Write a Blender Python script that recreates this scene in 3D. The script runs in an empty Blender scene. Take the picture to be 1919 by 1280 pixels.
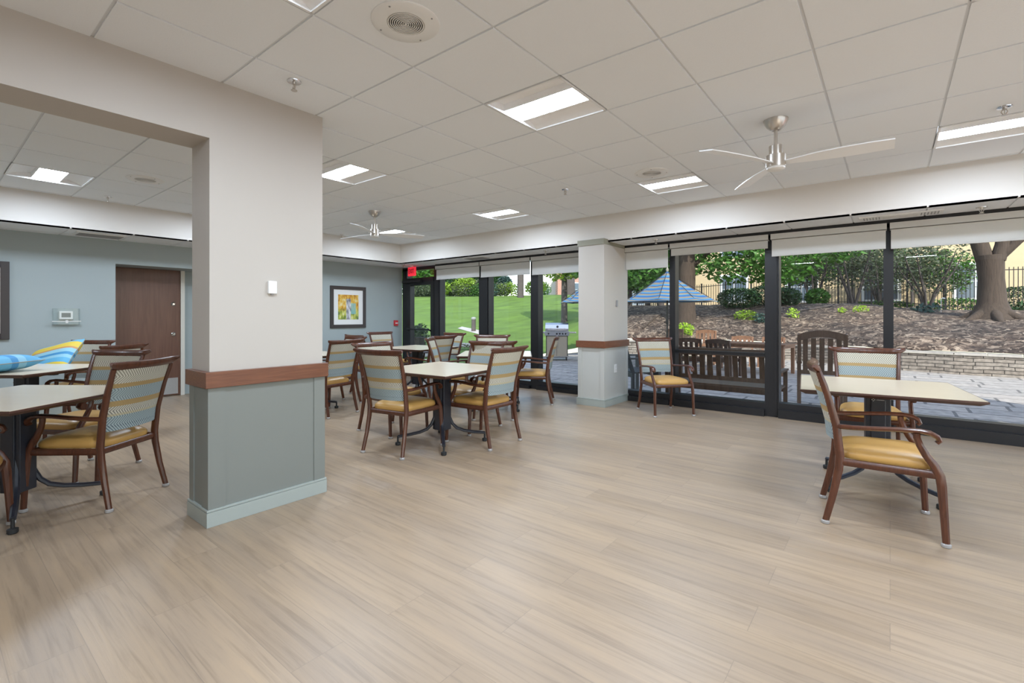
import bpy, math, random
from mathutils import Vector, Matrix
import numpy as np

# ------------------------------------------------------------------ camera, sky, sun, exposure
SC = bpy.context.scene
COL = SC.collection
CAM_H, CEIL, LOW, TILE = 1.27, 2.705, 2.325, 0.6096
cam_d = bpy.data.cameras.new('camera')
cam_d.sensor_width = 36.0
cam_d.lens = 892.5 / 1919 * 36.0
cam_d.shift_y = -(640 - 592.5) / 1919
cam_d.clip_start, cam_d.clip_end = 0.05, 400
cam = bpy.data.objects.new('camera', cam_d)
COL.objects.link(cam)
cam.location = (0, 0, CAM_H)
cam.rotation_euler = (math.pi / 2, 0, 0.671)
SC.camera = cam

W = bpy.data.worlds.new('world'); SC.world = W; W.use_nodes = True
nt = W.node_tree; nt.nodes.clear()
sky = nt.nodes.new('ShaderNodeTexSky'); sky.sky_type = 'NISHITA'; sky.sun_disc = False
sky.sun_elevation = math.radians(42); sky.sun_rotation = math.radians(135)
sky.air_density = 1.0; sky.dust_density = 0.6
bg = nt.nodes.new('ShaderNodeBackground'); bg.inputs['Strength'].default_value = 0.30
wo = nt.nodes.new('ShaderNodeOutputWorld')
hs = nt.nodes.new('ShaderNodeHueSaturation'); hs.inputs['Saturation'].default_value = .8
nt.links.new(sky.outputs[0], hs.inputs['Color']); nt.links.new(hs.outputs[0], bg.inputs[0]); nt.links.new(bg.outputs[0], wo.inputs[0])

sun_d = bpy.data.lights.new('sun', 'SUN'); sun_d.energy = 3.1; sun_d.angle = 0.009; sun_d.color = (1, .95, .86)
sun = bpy.data.objects.new('sun', sun_d); COL.objects.link(sun)
sun.location = (5, -10, 20)
sun.rotation_euler = Vector((-0.55, 0.55, -0.63)).to_track_quat('-Z', 'Y').to_euler()

SC.view_settings.view_transform = 'Standard'
SC.view_settings.look = 'None'
SC.view_settings.gamma = 1
SC.view_settings.use_curve_mapping = False
SC.view_settings.exposure = 0.78
PANEL = 50.0            # troffer lens radiance
SC.cycles.max_bounces = 10
SC.cycles.diffuse_bounces = 6
SC.cycles.transparent_max_bounces = 16
SC.cycles.sample_clamp_indirect = 6
SC.cycles.caustics_reflective = False
SC.cycles.caustics_refractive = False

R = math.radians
rnd = random.Random(7)

# ------------------------------------------------------------------ materials
def nn(m, t): return m.node_tree.nodes.new(t)
def lk(m, a, b): m.node_tree.links.new(a, b)
def pm(name, col, rough=.5, metal=0., noise=0., nscale=20., bump=0., bscale=None, stretch=None, spec=.5, coat=0., emis=None, trans=0.):
    m = bpy.data.materials.new(name); m.use_nodes = True
    b = m.node_tree.nodes['Principled BSDF']
    b.inputs['Base Color'].default_value = (*col, 1)
    b.inputs['Roughness'].default_value = rough
    b.inputs['Metallic'].default_value = metal
    b.inputs['Specular IOR Level'].default_value = spec
    if coat: b.inputs['Coat Weight'].default_value = coat; b.inputs['Coat Roughness'].default_value = .15
    if emis: b.inputs['Emission Color'].default_value = (*emis[0], 1); b.inputs['Emission Strength'].default_value = emis[1]
    if trans: b.inputs['Transmission Weight'].default_value = trans
    tc = nn(m, 'ShaderNodeTexCoord'); mp = nn(m, 'ShaderNodeMapping'); lk(m, tc.outputs['Object'], mp.inputs[0])
    if stretch: mp.inputs['Scale'].default_value = stretch
    nz = nn(m, 'ShaderNodeTexNoise'); nz.inputs['Scale'].default_value = nscale; nz.inputs['Detail'].default_value = 4
    lk(m, mp.outputs[0], nz.inputs['Vector'])
    if noise:
        mx = nn(m, 'ShaderNodeMix'); mx.data_type = 'RGBA'
        lk(m, nz.outputs['Fac'], mx.inputs[0])
        mx.inputs[6].default_value = (*[max(0, c * (1 - noise)) for c in col], 1)
        mx.inputs[7].default_value = (*[min(1, c * (1 + noise)) for c in col], 1)
        lk(m, mx.outputs[2], b.inputs['Base Color'])
    if bump:
        bp = nn(m, 'ShaderNodeBump'); bp.inputs['Strength'].default_value = bump; bp.inputs['Distance'].default_value = .01
        n2 = nz
        if bscale:
            n2 = nn(m, 'ShaderNodeTexNoise'); n2.inputs['Scale'].default_value = bscale; lk(m, mp.outputs[0], n2.inputs['Vector'])
        lk(m, n2.outputs['Fac'], bp.inputs['Height']); lk(m, bp.outputs[0], b.inputs['Normal'])
    return m

def ramp(m, stops, interp='LINEAR'):
    r = nn(m, 'ShaderNodeValToRGB'); r.color_ramp.interpolation = interp
    while len(r.color_ramp.elements) < len(stops): r.color_ramp.elements.new(.5)
    for e, (p, c) in zip(r.color_ramp.elements, stops): e.position = p; e.color = (*c, 1)
    return r
def math_n(m, op, a, b=None, c=None):
    n = nn(m, 'ShaderNodeMath'); n.operation = op
    for i, x in enumerate((a, b, c)):
        if x is None: continue
        if isinstance(x, (int, float)): n.inputs[i].default_value = x
        else: lk(m, x, n.inputs[i])
    return n.outputs[0]
def mixc(m, f, a, b, mode='MIX'):
    x = nn(m, 'ShaderNodeMix'); x.data_type = 'RGBA'; x.blend_type = mode
    for i, v in ((0, f), (6, a), (7, b)):
        if isinstance(v, (int, float)): x.inputs[i].default_value = v
        elif isinstance(v, tuple): x.inputs[i].default_value = (*v, 1)
        else: lk(m, v, x.inputs[i])
    return x.outputs[2]

# floor: vinyl wood planks, 0.21 m wide, running along X
def floor_mat():
    m = pm('plank_floor', (.41, .32, .24), .38)
    b = m.node_tree.nodes['Principled BSDF']
    tc = nn(m, 'ShaderNodeTexCoord')
    br = nn(m, 'ShaderNodeTexBrick'); br.offset = .37; br.offset_frequency = 2
    br.inputs['Scale'].default_value = 1; br.inputs['Brick Width'].default_value = 1.22; br.inputs['Row Height'].default_value = .2095
    br.inputs['Mortar Size'].default_value = .0012; br.inputs['Mortar Smooth'].default_value = .1; br.inputs['Bias'].default_value = 0
    br.inputs['Color1'].default_value = (.375, .284, .198, 1); br.inputs['Color2'].default_value = (.325, .244, .168, 1)
    br.inputs['Mortar'].default_value = (.26, .20, .145, 1)
    lk(m, tc.outputs['Object'], br.inputs['Vector'])
    mp = nn(m, 'ShaderNodeMapping'); mp.inputs['Scale'].default_value = (1.2, 26, 1); lk(m, tc.outputs['Object'], mp.inputs[0])
    # shift the grain per plank
    sep = nn(m, 'ShaderNodeSeparateColor'); lk(m, br.outputs['Color'], sep.inputs[0])
    add = nn(m, 'ShaderNodeVectorMath'); add.operation = 'ADD'; lk(m, mp.outputs[0], add.inputs[0])
    cmb = nn(m, 'ShaderNodeCombineXYZ'); lk(m, math_n(m, 'MULTIPLY', sep.outputs[0], 90), cmb.inputs[2]); lk(m, cmb.outputs[0], add.inputs[1])
    nz = nn(m, 'ShaderNodeTexNoise'); nz.inputs['Scale'].default_value = 1.6; nz.inputs['Detail'].default_value = 8; nz.inputs['Roughness'].default_value = .62
    nz.inputs['Distortion'].default_value = .6
    lk(m, add.outputs[0], nz.inputs['Vector'])
    g = ramp(m, [(.28, (.74, .73, .72)), (.5, (1, 1, 1)), (.74, (1.10, 1.08, 1.04))]); lk(m, nz.outputs['Fac'], g.inputs[0])
    mp2 = nn(m, 'ShaderNodeMapping'); mp2.inputs['Scale'].default_value = (.5, 5, 1); lk(m, tc.outputs['Object'], mp2.inputs[0])
    n3 = nn(m, 'ShaderNodeTexNoise'); n3.inputs['Scale'].default_value = 1.5; n3.inputs['Detail'].default_value = 3; lk(m, mp2.outputs[0], n3.inputs['Vector'])
    g3 = ramp(m, [(.35, (.92, .90, .90)), (.62, (1.05, 1.01, .96))]); lk(m, n3.outputs['Fac'], g3.inputs[0])
    c = mixc(m, 1., mixc(m, 1., br.outputs['Color'], g.outputs[0], 'MULTIPLY'), g3.outputs[0], 'MULTIPLY')
    lk(m, c, b.inputs['Base Color'])
    bp = nn(m, 'ShaderNodeBump'); bp.inputs['Strength'].default_value = .22; bp.inputs['Distance'].default_value = .004
    h = math_n(m, 'SUBTRACT', nz.outputs['Fac'], math_n(m, 'MULTIPLY', br.outputs['Fac'], .6))
    lk(m, h, bp.inputs['Height']); lk(m, bp.outputs[0], b.inputs['Normal'])
    return m

# woven chair-back fabric: cream, gold and grey-blue bands crossed by slanting stitches
def fabric_mat():
    m = pm('striped_fabric', (.6, .58, .5), .75)
    b = m.node_tree.nodes['Principled BSDF']
    tc = nn(m, 'ShaderNodeTexCoord'); s = nn(m, 'ShaderNodeSeparateXYZ'); lk(m, tc.outputs['Generated'], s.inputs[0])
    X, Z = s.outputs[0], s.outputs[2]
    cream, gold, blue, pale = (.60, .57, .47), (.40, .27, .11), (.36, .43, .43), (.52, .45, .29)
    base = ramp(m, [(0, blue), (.24, pale), (.28, cream), (.40, gold), (.49, blue), (.70, gold), (.77, cream), (.97, cream)], 'CONSTANT')
    lk(m, Z, base.inputs[0])
    tri = math_n(m, 'PINGPONG', math_n(m, 'MULTIPLY', Z, 9), 1)
    f = math_n(m, 'FRACT', math_n(m, 'ADD', math_n(m, 'MULTIPLY', X, 29), math_n(m, 'MULTIPLY', tri, 2.2)))
    st = math_n(m, 'LESS_THAN', f, .42)
    mask = ramp(m, [(0, (.8,) * 3), (.06, (1,) * 3), (.09, (.75,) * 3), (.24, (.4,) * 3), (.28, (.9,) * 3), (.40, (.15,) * 3), (.49, (.75,) * 3), (.70, (.15,) * 3), (.77, (.8,) * 3)], 'CONSTANT')
    lk(m, Z, mask.inputs[0])
    fac = math_n(m, 'MULTIPLY', st, mask.outputs[0])
    dark = ramp(m, [(0, (.07, .10, .13)), (.28, (.15, .14, .12)), (.49, (.12, .15, .17)), (.72, (.17, .15, .11))], 'CONSTANT'); lk(m, Z, dark.inputs[0])
    lk(m, mixc(m, fac, base.outputs[0], dark.outputs[0]), b.inputs['Base Color'])
    bp = nn(m, 'ShaderNodeBump'); bp.inputs['Strength'].default_value = .2; bp.inputs['Distance'].default_value = .003
    lk(m, st, bp.inputs['Height']); lk(m, bp.outputs[0], b.inputs['Normal'])
    return m

def uv_stripes(name, stops, scale=1., rough=.7, wob=.0):
    m = pm(name, (.5, .5, .5), rough); b = m.node_tree.nodes['Principled BSDF']
    tc = nn(m, 'ShaderNodeTexCoord'); s = nn(m, 'ShaderNodeSeparateXYZ'); lk(m, tc.outputs['UV'], s.inputs[0])
    v = s.outputs[1]
    if wob:
        nz = nn(m, 'ShaderNodeTexNoise'); nz.inputs['Scale'].default_value = 1.5; lk(m, tc.outputs['UV'], nz.inputs['Vector'])
        v = math_n(m, 'ADD', v, math_n(m, 'MULTIPLY', math_n(m, 'SUBTRACT', nz.outputs['Fac'], .5), wob))
    r = ramp(m, stops, 'CONSTANT'); lk(m, math_n(m, 'FRACT', math_n(m, 'MULTIPLY', v, scale)), r.inputs[0])
    lk(m, r.outputs[0], b.inputs['Base Color'])
    return m

def glass_mat():
    m = bpy.data.materials.new('window_glass'); m.use_nodes = True; m.node_tree.nodes.clear()
    o = nn(m, 'ShaderNodeOutputMaterial'); t = nn(m, 'ShaderNodeBsdfTransparent'); g = nn(m, 'ShaderNodeBsdfGlossy')
    t.inputs[0].default_value = (.96, .975, .97, 1); g.inputs['Roughness'].default_value = 0.
    f = nn(m, 'ShaderNodeFresnel'); f.inputs[0].default_value = 1.45; geo = nn(m, 'ShaderNodeNewGeometry')
    fo = math_n(m, 'MULTIPLY', f.outputs[0], math_n(m, 'SUBTRACT', 1, geo.outputs['Backfacing']))
    x = nn(m, 'ShaderNodeMixShader'); lk(m, fo, x.inputs[0]); lk(m, t.outputs[0], x.inputs[1]); lk(m, g.outputs[0], x.inputs[2])
    lk(m, x.outputs[0], o.inputs[0]); return m

def blind_mat():
    m = pm('roller_fabric', (.80, .79, .77), .8, noise=.04, nscale=60, stretch=(1, 1, 8)); b = m.node_tree.nodes['Principled BSDF']
    o = m.node_tree.nodes['Material Output']; t = nn(m, 'ShaderNodeBsdfTranslucent'); t.inputs[0].default_value = (.85, .84, .80, 1)
    x = nn(m, 'ShaderNodeMixShader'); x.inputs[0].default_value = .35; lk(m, b.outputs[0], x.inputs[1]); lk(m, t.outputs[0], x.inputs[2]); lk(m, x.outputs[0], o.inputs[0]); return m

def leaf_mat(name, col, tr=.35):
    m = bpy.data.materials.new(name); m.use_nodes = True; m.node_tree.nodes.clear()
    o = nn(m, 'ShaderNodeOutputMaterial'); d = nn(m, 'ShaderNodeBsdfPrincipled'); d.inputs['Roughness'].default_value = .5
    t = nn(m, 'ShaderNodeBsdfTranslucent'); x = nn(m, 'ShaderNodeMixShader'); x.inputs[0].default_value = tr
    geo = nn(m, 'ShaderNodeNewGeometry')
    r = ramp(m, [(0, tuple(c * .55 for c in col)), (.6, col), (1, tuple(min(1, c * 1.5) for c in col))]); lk(m, geo.outputs['Random Per Island'], r.inputs[0])
    lk(m, r.outputs[0], d.inputs['Base Color']); lk(m, r.outputs[0], t.inputs[0])
    lk(m, d.outputs[0], x.inputs[1]); lk(m, t.outputs[0], x.inputs[2]); lk(m, x.outputs[0], o.inputs[0]); return m

def wood_mat(name, c1, c2, rough=.3, scale=(30, 30, 3)):
    m = pm(name, c1, rough, coat=.15); b = m.node_tree.nodes['Principled BSDF']
    tc = nn(m, 'ShaderNodeTexCoord'); mp = nn(m, 'ShaderNodeMapping'); mp.inputs['Scale'].default_value = scale
    lk(m, tc.outputs['Object'], mp.inputs[0])
    nz = nn(m, 'ShaderNodeTexNoise'); nz.inputs['Scale'].default_value = 1.5; nz.inputs['Detail'].default_value = 5; nz.inputs['Distortion'].default_value = 1.
    lk(m, mp.outputs[0], nz.inputs['Vector'])
    r = ramp(m, [(.3, c1), (.7, c2)]); lk(m, nz.outputs['Fac'], r.inputs[0]); lk(m, r.outputs[0], b.inputs['Base Color'])
    return m

def brick_mat(name, c1, c2, mo, w, h, ms, vert=False, rough=.8, bump=.6, off=.5, noise=.25):
    m = pm(name, c1, rough); b = m.node_tree.nodes['Principled BSDF']
    tc = nn(m, 'ShaderNodeTexCoord'); v = tc.outputs['UV' if vert else 'Object']
    nz0 = nn(m, 'ShaderNodeTexNoise'); nz0.inputs['Scale'].default_value = 2.2; lk(m, v, nz0.inputs['Vector'])
    wv = nn(m, 'ShaderNodeVectorMath'); wv.operation = 'SCALE'; wv.inputs['Scale'].default_value = .07 if not vert else .06; lk(m, nz0.outputs['Color'], wv.inputs[0])
    ad = nn(m, 'ShaderNodeVectorMath'); ad.operation = 'ADD'; lk(m, v, ad.inputs[0]); lk(m, wv.outputs[0], ad.inputs[1])
    br = nn(m, 'ShaderNodeTexBrick'); br.offset = off; br.inputs['Scale'].default_value = 1
    br.squash = 1.6; br.squash_frequency = 3
    br.inputs['Brick Width'].default_value = w; br.inputs['Row Height'].default_value = h; br.inputs['Mortar Size'].default_value = ms
    for k, c in (('Color1', c1), ('Color2', c2), ('Mortar', mo)): br.inputs[k].default_value = (*c, 1)
    lk(m, ad.outputs[0], br.inputs['Vector'])
    nz = nn(m, 'ShaderNodeTexNoise'); nz.inputs['Scale'].default_value = 9; nz.inputs['Detail'].default_value = 5; lk(m, v, nz.inputs['Vector'])
    g = ramp(m, [(.3, (1 - noise,) * 3), (.7, (1 + noise,) * 3)]); lk(m, nz.outputs['Fac'], g.inputs[0])
    lk(m, mixc(m, 1., br.outputs['Color'], g.outputs[0], 'MULTIPLY'), b.inputs['Base Color'])
    bp = nn(m, 'ShaderNodeBump'); bp.inputs['Strength'].default_value = bump; bp.inputs['Distance'].default_value = .02
    lk(m, math_n(m, 'SUBTRACT', nz.outputs['Fac'], math_n(m, 'MULTIPLY', br.outputs['Fac'], 2)), bp.inputs['Height']); lk(m, bp.outputs[0], b.inputs['Normal'])
    return m

M = dict(
    clear=glass_mat(),
    floor=floor_mat(), blind=blind_mat(), fabric=fabric_mat(), glass=glass_mat(),
    tile=pm('ceiling_tile', (.84, .87, .90), .9, noise=.02, nscale=150, bump=.08),
    grid=pm('ceiling_grid', (.70, .72, .74), .5),  # shade of the gaps between tiles put into the darker grid colour
    soffit=pm('warm_white_paint', (.72, .68, .63), .6, noise=.02, nscale=3),
    greige=pm('greige_paint', (.51, .47, .425), .6, noise=.02, nscale=3),
    bluewall=pm('blue_grey_paint', (.38, .435, .44), .6, noise=.03, nscale=2),
    wains=pm('blue_green_panel', (.205, .215, .195), .45, noise=.02, nscale=4),
    colpanel=pm('grey_panel', (.50, .50, .47), .45, noise=.02, nscale=4),
    base=pm('baseboard_paint', (.36, .39, .36), .4),
    trimw=pm('cream_trim', (.72, .69, .62), .5),
    railwood=wood_mat('rail_wood', (.13, .045, .022), (.20, .075, .035), .35, (30, 3, 60)),
    chairwood=wood_mat('mahogany', (.062, .020, .010), (.115, .037, .017), .30, (40, 40, 5)),
    doorwood=wood_mat('door_veneer', (.12, .05, .03), (.165, .075, .045), .45, (8, 25, 1.2)),
    vinyl=pm('ochre_vinyl', (.53, .30, .085), .38, noise=.06, nscale=6, bump=.05, bscale=160),
    lam=pm('cream_laminate', (.68, .57, .425), .22, noise=.03, nscale=1, stretch=(3, 30, 1)),
    edge=pm('table_edge', (.07, .03, .02), .35),
    steel_dk=pm('dark_metal', (.022, .024, .034), .38, spec=.6),
    blackf=pm('black_frame', (.014, .014, .016), .35, spec=.5),
    rubber=pm('black_rubber', (.02, .02, .02), .6),
    cap=pm('clear_glide', (.36, .34, .32), .2, spec=.6),
    nickel=pm('brushed_nickel', (.62, .58, .53), .28, metal=1., noise=.05, nscale=80, stretch=(1, 1, 40)),
    chrome=pm('chrome', (.75, .75, .75), .12, metal=1.),
    white=pm('white_plastic', (.82, .82, .81), .4),
    blade=pm('fan_blade', (.88, .89, .91), .35),
    reflector=pm('troffer_reflector', (.90, .90, .90), .5),
    lens=pm('troffer_lens', (1, 1, 1), .5, emis=((.82, .96, 1.14), PANEL)),
    blind0=pm('roller_plain', (.80, .79, .77), .8, noise=.04, nscale=60, stretch=(1, 1, 8)),
    grey=pm('grey_plastic', (.30, .30, .30), .5),
    mesh_g=pm('speaker_mesh', (.74, .73, .70), .6),
    olive=pm('olive_band', (.27, .26, .20), .6),
    red=pm('red_plastic', (.55, .02, .03), .35),
    exitred=pm('exit_red', (.8, .03, .05), .4, emis=((1., .03, .06), .35)),
    exitdk=pm('exit_letter', (.25, .005, .01), .4),
    mat_board=pm('mat_board', (.84, .84, .83), .7),
    frame_dk=pm('dark_frame', (.045, .035, .035), .35),
    kick=pm('steel_plate', (.55, .56, .57), .3, metal=.7, noise=.06, nscale=30),
    screen=pm('lcd', (.17, .19, .19), .3),
    # outdoors
    lawn=pm('lawn', (.105, .185, .022), .9, noise=.6, nscale=1.6, bump=.8, bscale=120, stretch=(1, .35, 1)),
    mulch=pm('mulch', (.085, .058, .042), .95, noise=.95, nscale=7, bump=1., bscale=16),
    flag=brick_mat('flagstone', (.45, .40, .35), (.33, .31, .285), (.15, .14, .13), .95, .50, .022, bump=.3),
    stone=brick_mat('stacked_stone', (.34, .30, .255), (.24, .205, .17), (.04, .035, .03), .34, .085, .008, vert=True, bump=1., noise=.35),
    capstone=pm('cap_stone', (.46, .43, .39), .8, noise=.3, nscale=10, bump=.5),
    bark=pm('bark', (.062, .044, .032), .95, noise=.6, nscale=9, bump=1., bscale=14, stretch=(3, 3, .35)),
    barkgrey=pm('grey_bark', (.09, .075, .07), .95, noise=.5, nscale=9, bump=1., bscale=14, stretch=(3, 3, .4)),
    leafg=leaf_mat('leaf_green', (.075, .20, .03)),
    leafy=leaf_mat('leaf_yellow_green', (.26, .40, .04)),
    leafd=leaf_mat('leaf_dark', (.025, .075, .02), .2),
    leafp=leaf_mat('leaf_grey_green', (.10, .13, .07)),
    leafb=leaf_mat('leaf_blue_green', (.06, .12, .10)),
    lime=leaf_mat('leaf_lime', (.42, .62, .06)),
    teak=wood_mat('outdoor_teak', (.17, .085, .05), (.27, .145, .085), .6, (20, 20, 3)),
    darkwood=wood_mat('stained_outdoor_wood', (.045, .024, .015), (.085, .045, .028), .5, (30, 30, 3)),
    brownwood=wood_mat('brown_outdoor_wood', (.075, .040, .026), (.12, .068, .045), .55, (30, 30, 3)),
    blackwood=pm('black_outdoor', (.03, .032, .036), .5),
    fence=pm('black_iron', (.012, .012, .014), .5),
    stucco=pm('beige_siding', (.62, .48, .29), .85, noise=.05, nscale=5),
    stuccog=pm('pale_siding', (.66, .62, .56), .85, noise=.05, nscale=5),
    brick=brick_mat('red_brick', (.50, .19, .12), (.40, .14, .09), (.55, .48, .42), .22, .075, .008, vert=True, bump=.2),
    winp=pm('far_pane', (.13, .17, .21), .1),
    umb=uv_stripes('umbrella_stripes', [(0, (.02, .10, .27)), (.22, (.20, .175, .13)), (.45, (.045, .19, .36)), (.62, (.012, .05, .17)), (.70, (.22, .19, .13)), (.9, (.06, .20, .33))], 4.0, wob=.03),
    cushion=uv_stripes('cushion_stripes', [(0, (.66, .48, .05)), (.20, (.10, .36, .56)), (.34, (.24, .48, .60)), (.44, (.05, .24, .46)), (.52, (.26, .50, .60)), (.64, (.52, .26, .10)), (.69, (.66, .48, .06)), (.86, (.14, .38, .54))], 1., wob=.06),
    cushionb=uv_stripes('blue_cushion_stripes', [(0, (.70, .50, .08)), (.2, (.38, .52, .34)), (.28, (.12, .38, .58)), (.5, (.05, .24, .48)), (.6, (.22, .46, .60)), (.72, (.10, .34, .55))], 1., wob=.06),
    steel=pm('stainless', (.60, .61, .63), .25, metal=.9),
    grillbeige=pm('grill_door', (.40, .35, .28), .35, metal=.2),
    concrete=pm('concrete', (.62, .60, .56), .9, noise=.1, nscale=8),
)

# the watercolour print: orange and yellow foliage with a grey upright shape
def print_mat():
    m = pm('watercolour_print', (.6, .5, .2), .5); b = m.node_tree.nodes['Principled BSDF']
    tc = nn(m, 'ShaderNodeTexCoord'); s = nn(m, 'ShaderNodeSeparateXYZ'); lk(m, tc.outputs['Generated'], s.inputs[0])
    Y, Z = s.outputs[1], s.outputs[2]
    nz = nn(m, 'ShaderNodeTexNoise'); nz.inputs['Scale'].default_value = 14; nz.inputs['Detail'].default_value = 5
    mp = nn(m, 'ShaderNodeMapping'); mp.inputs['Scale'].default_value = (1, 1.4, .8); lk(m, tc.outputs['Object'], mp.inputs[0]); lk(m, mp.outputs[0], nz.inputs['Vector'])
    r1 = ramp(m, [(.3, (.25, .08, .02)), (.42, (.66, .30, .03)), (.55, (.80, .52, .08)), (.7, (.85, .75, .45))]); lk(m, nz.outputs['Fac'], r1.inputs[0])
    r2 = ramp(m, [(.3, (.05, .10, .06)), (.45, (.35, .42, .05)), (.6, (.70, .68, .20)), (.75, (.8, .8, .6))]); lk(m, nz.outputs['Fac'], r2.inputs[0])
    r3 = ramp(m, [(.3, (.10, .10, .12)), (.5, (.50, .50, .55)), (.7, (.85, .85, .86))]); lk(m, nz.outputs['Fac'], r3.inputs[0])
    c = mixc(m, ramp_out(m, Z, [(.30, 0.), (.5, 1.)]), r2.outputs[0], r1.outputs[0])
    dx = math_n(m, 'ABSOLUTE', math_n(m, 'SUBTRACT', Y, .5))
    in_fig = math_n(m, 'MULTIPLY', math_n(m, 'LESS_THAN', dx, .11), math_n(m, 'LESS_THAN', Z, .84))
    c = mixc(m, in_fig, c, r3.outputs[0])
    dx2 = math_n(m, 'ABSOLUTE', math_n(m, 'SUBTRACT', Y, .74))
    in_2 = math_n(m, 'MULTIPLY', math_n(m, 'LESS_THAN', dx2, .12), math_n(m, 'MULTIPLY', math_n(m, 'LESS_THAN', Z, .66), math_n(m, 'GREATER_THAN', Z, .22)))
    c = mixc(m, math_n(m, 'MULTIPLY', in_2, .8), c, (.25, .55, .55))
    lk(m, c, b.inputs['Base Color']); return m
def ramp_out(m, v, st):
    r = ramp(m, [(p, (x,) * 3) for p, x in st]); lk(m, v, r.inputs[0]); return r.outputs[0]
M['print'] = print_mat()
def mulch_mat():
    m = pm('mulch', (.08, .055, .04), .95); b = m.node_tree.nodes['Principled BSDF']
    tc = nn(m, 'ShaderNodeTexCoord'); v = nn(m, 'ShaderNodeTexVoronoi'); v.inputs['Scale'].default_value = 9; v.inputs['Randomness'].default_value = 1
    mp = nn(m, 'ShaderNodeMapping'); mp.inputs['Scale'].default_value = (1, .8, 1); mp.inputs['Rotation'].default_value = (0, 0, .6); lk(m, tc.outputs['Object'], mp.inputs[0])
    nz = nn(m, 'ShaderNodeTexNoise'); nz.inputs['Scale'].default_value = 3; nz.inputs['Detail'].default_value = 3; lk(m, mp.outputs[0], nz.inputs['Vector'])
    ad = nn(m, 'ShaderNodeVectorMath'); ad.operation = 'ADD'; lk(m, mp.outputs[0], ad.inputs[0]); lk(m, nz.outputs['Color'], ad.inputs[1]); lk(m, ad.outputs[0], v.inputs['Vector'])
    s3 = nn(m, 'ShaderNodeSeparateColor'); lk(m, v.outputs['Color'], s3.inputs[0])
    r = ramp(m, [(0, (.018, .011, .008)), (.45, (.065, .042, .03)), (.75, (.14, .10, .075)), (1, (.34, .27, .21))]); lk(m, s3.outputs[0], r.inputs[0])
    n2 = nn(m, 'ShaderNodeTexNoise'); n2.inputs['Scale'].default_value = .5; lk(m, tc.outputs['Object'], n2.inputs['Vector'])
    g = ramp(m, [(.35, (.7, .7, .7)), (.65, (1.25, 1.2, 1.1))]); lk(m, n2.outputs['Fac'], g.inputs[0])
    lk(m, mixc(m, 1., r.outputs[0], g.outputs[0], 'MULTIPLY'), b.inputs['Base Color'])
    bp = nn(m, 'ShaderNodeBump'); bp.inputs['Strength'].default_value = 1.; bp.inputs['Distance'].default_value = .06
    lk(m, s3.outputs[1], bp.inputs['Height']); lk(m, bp.outputs[0], b.inputs['Normal']); return m
M['mulch'] = mulch_mat()

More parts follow.
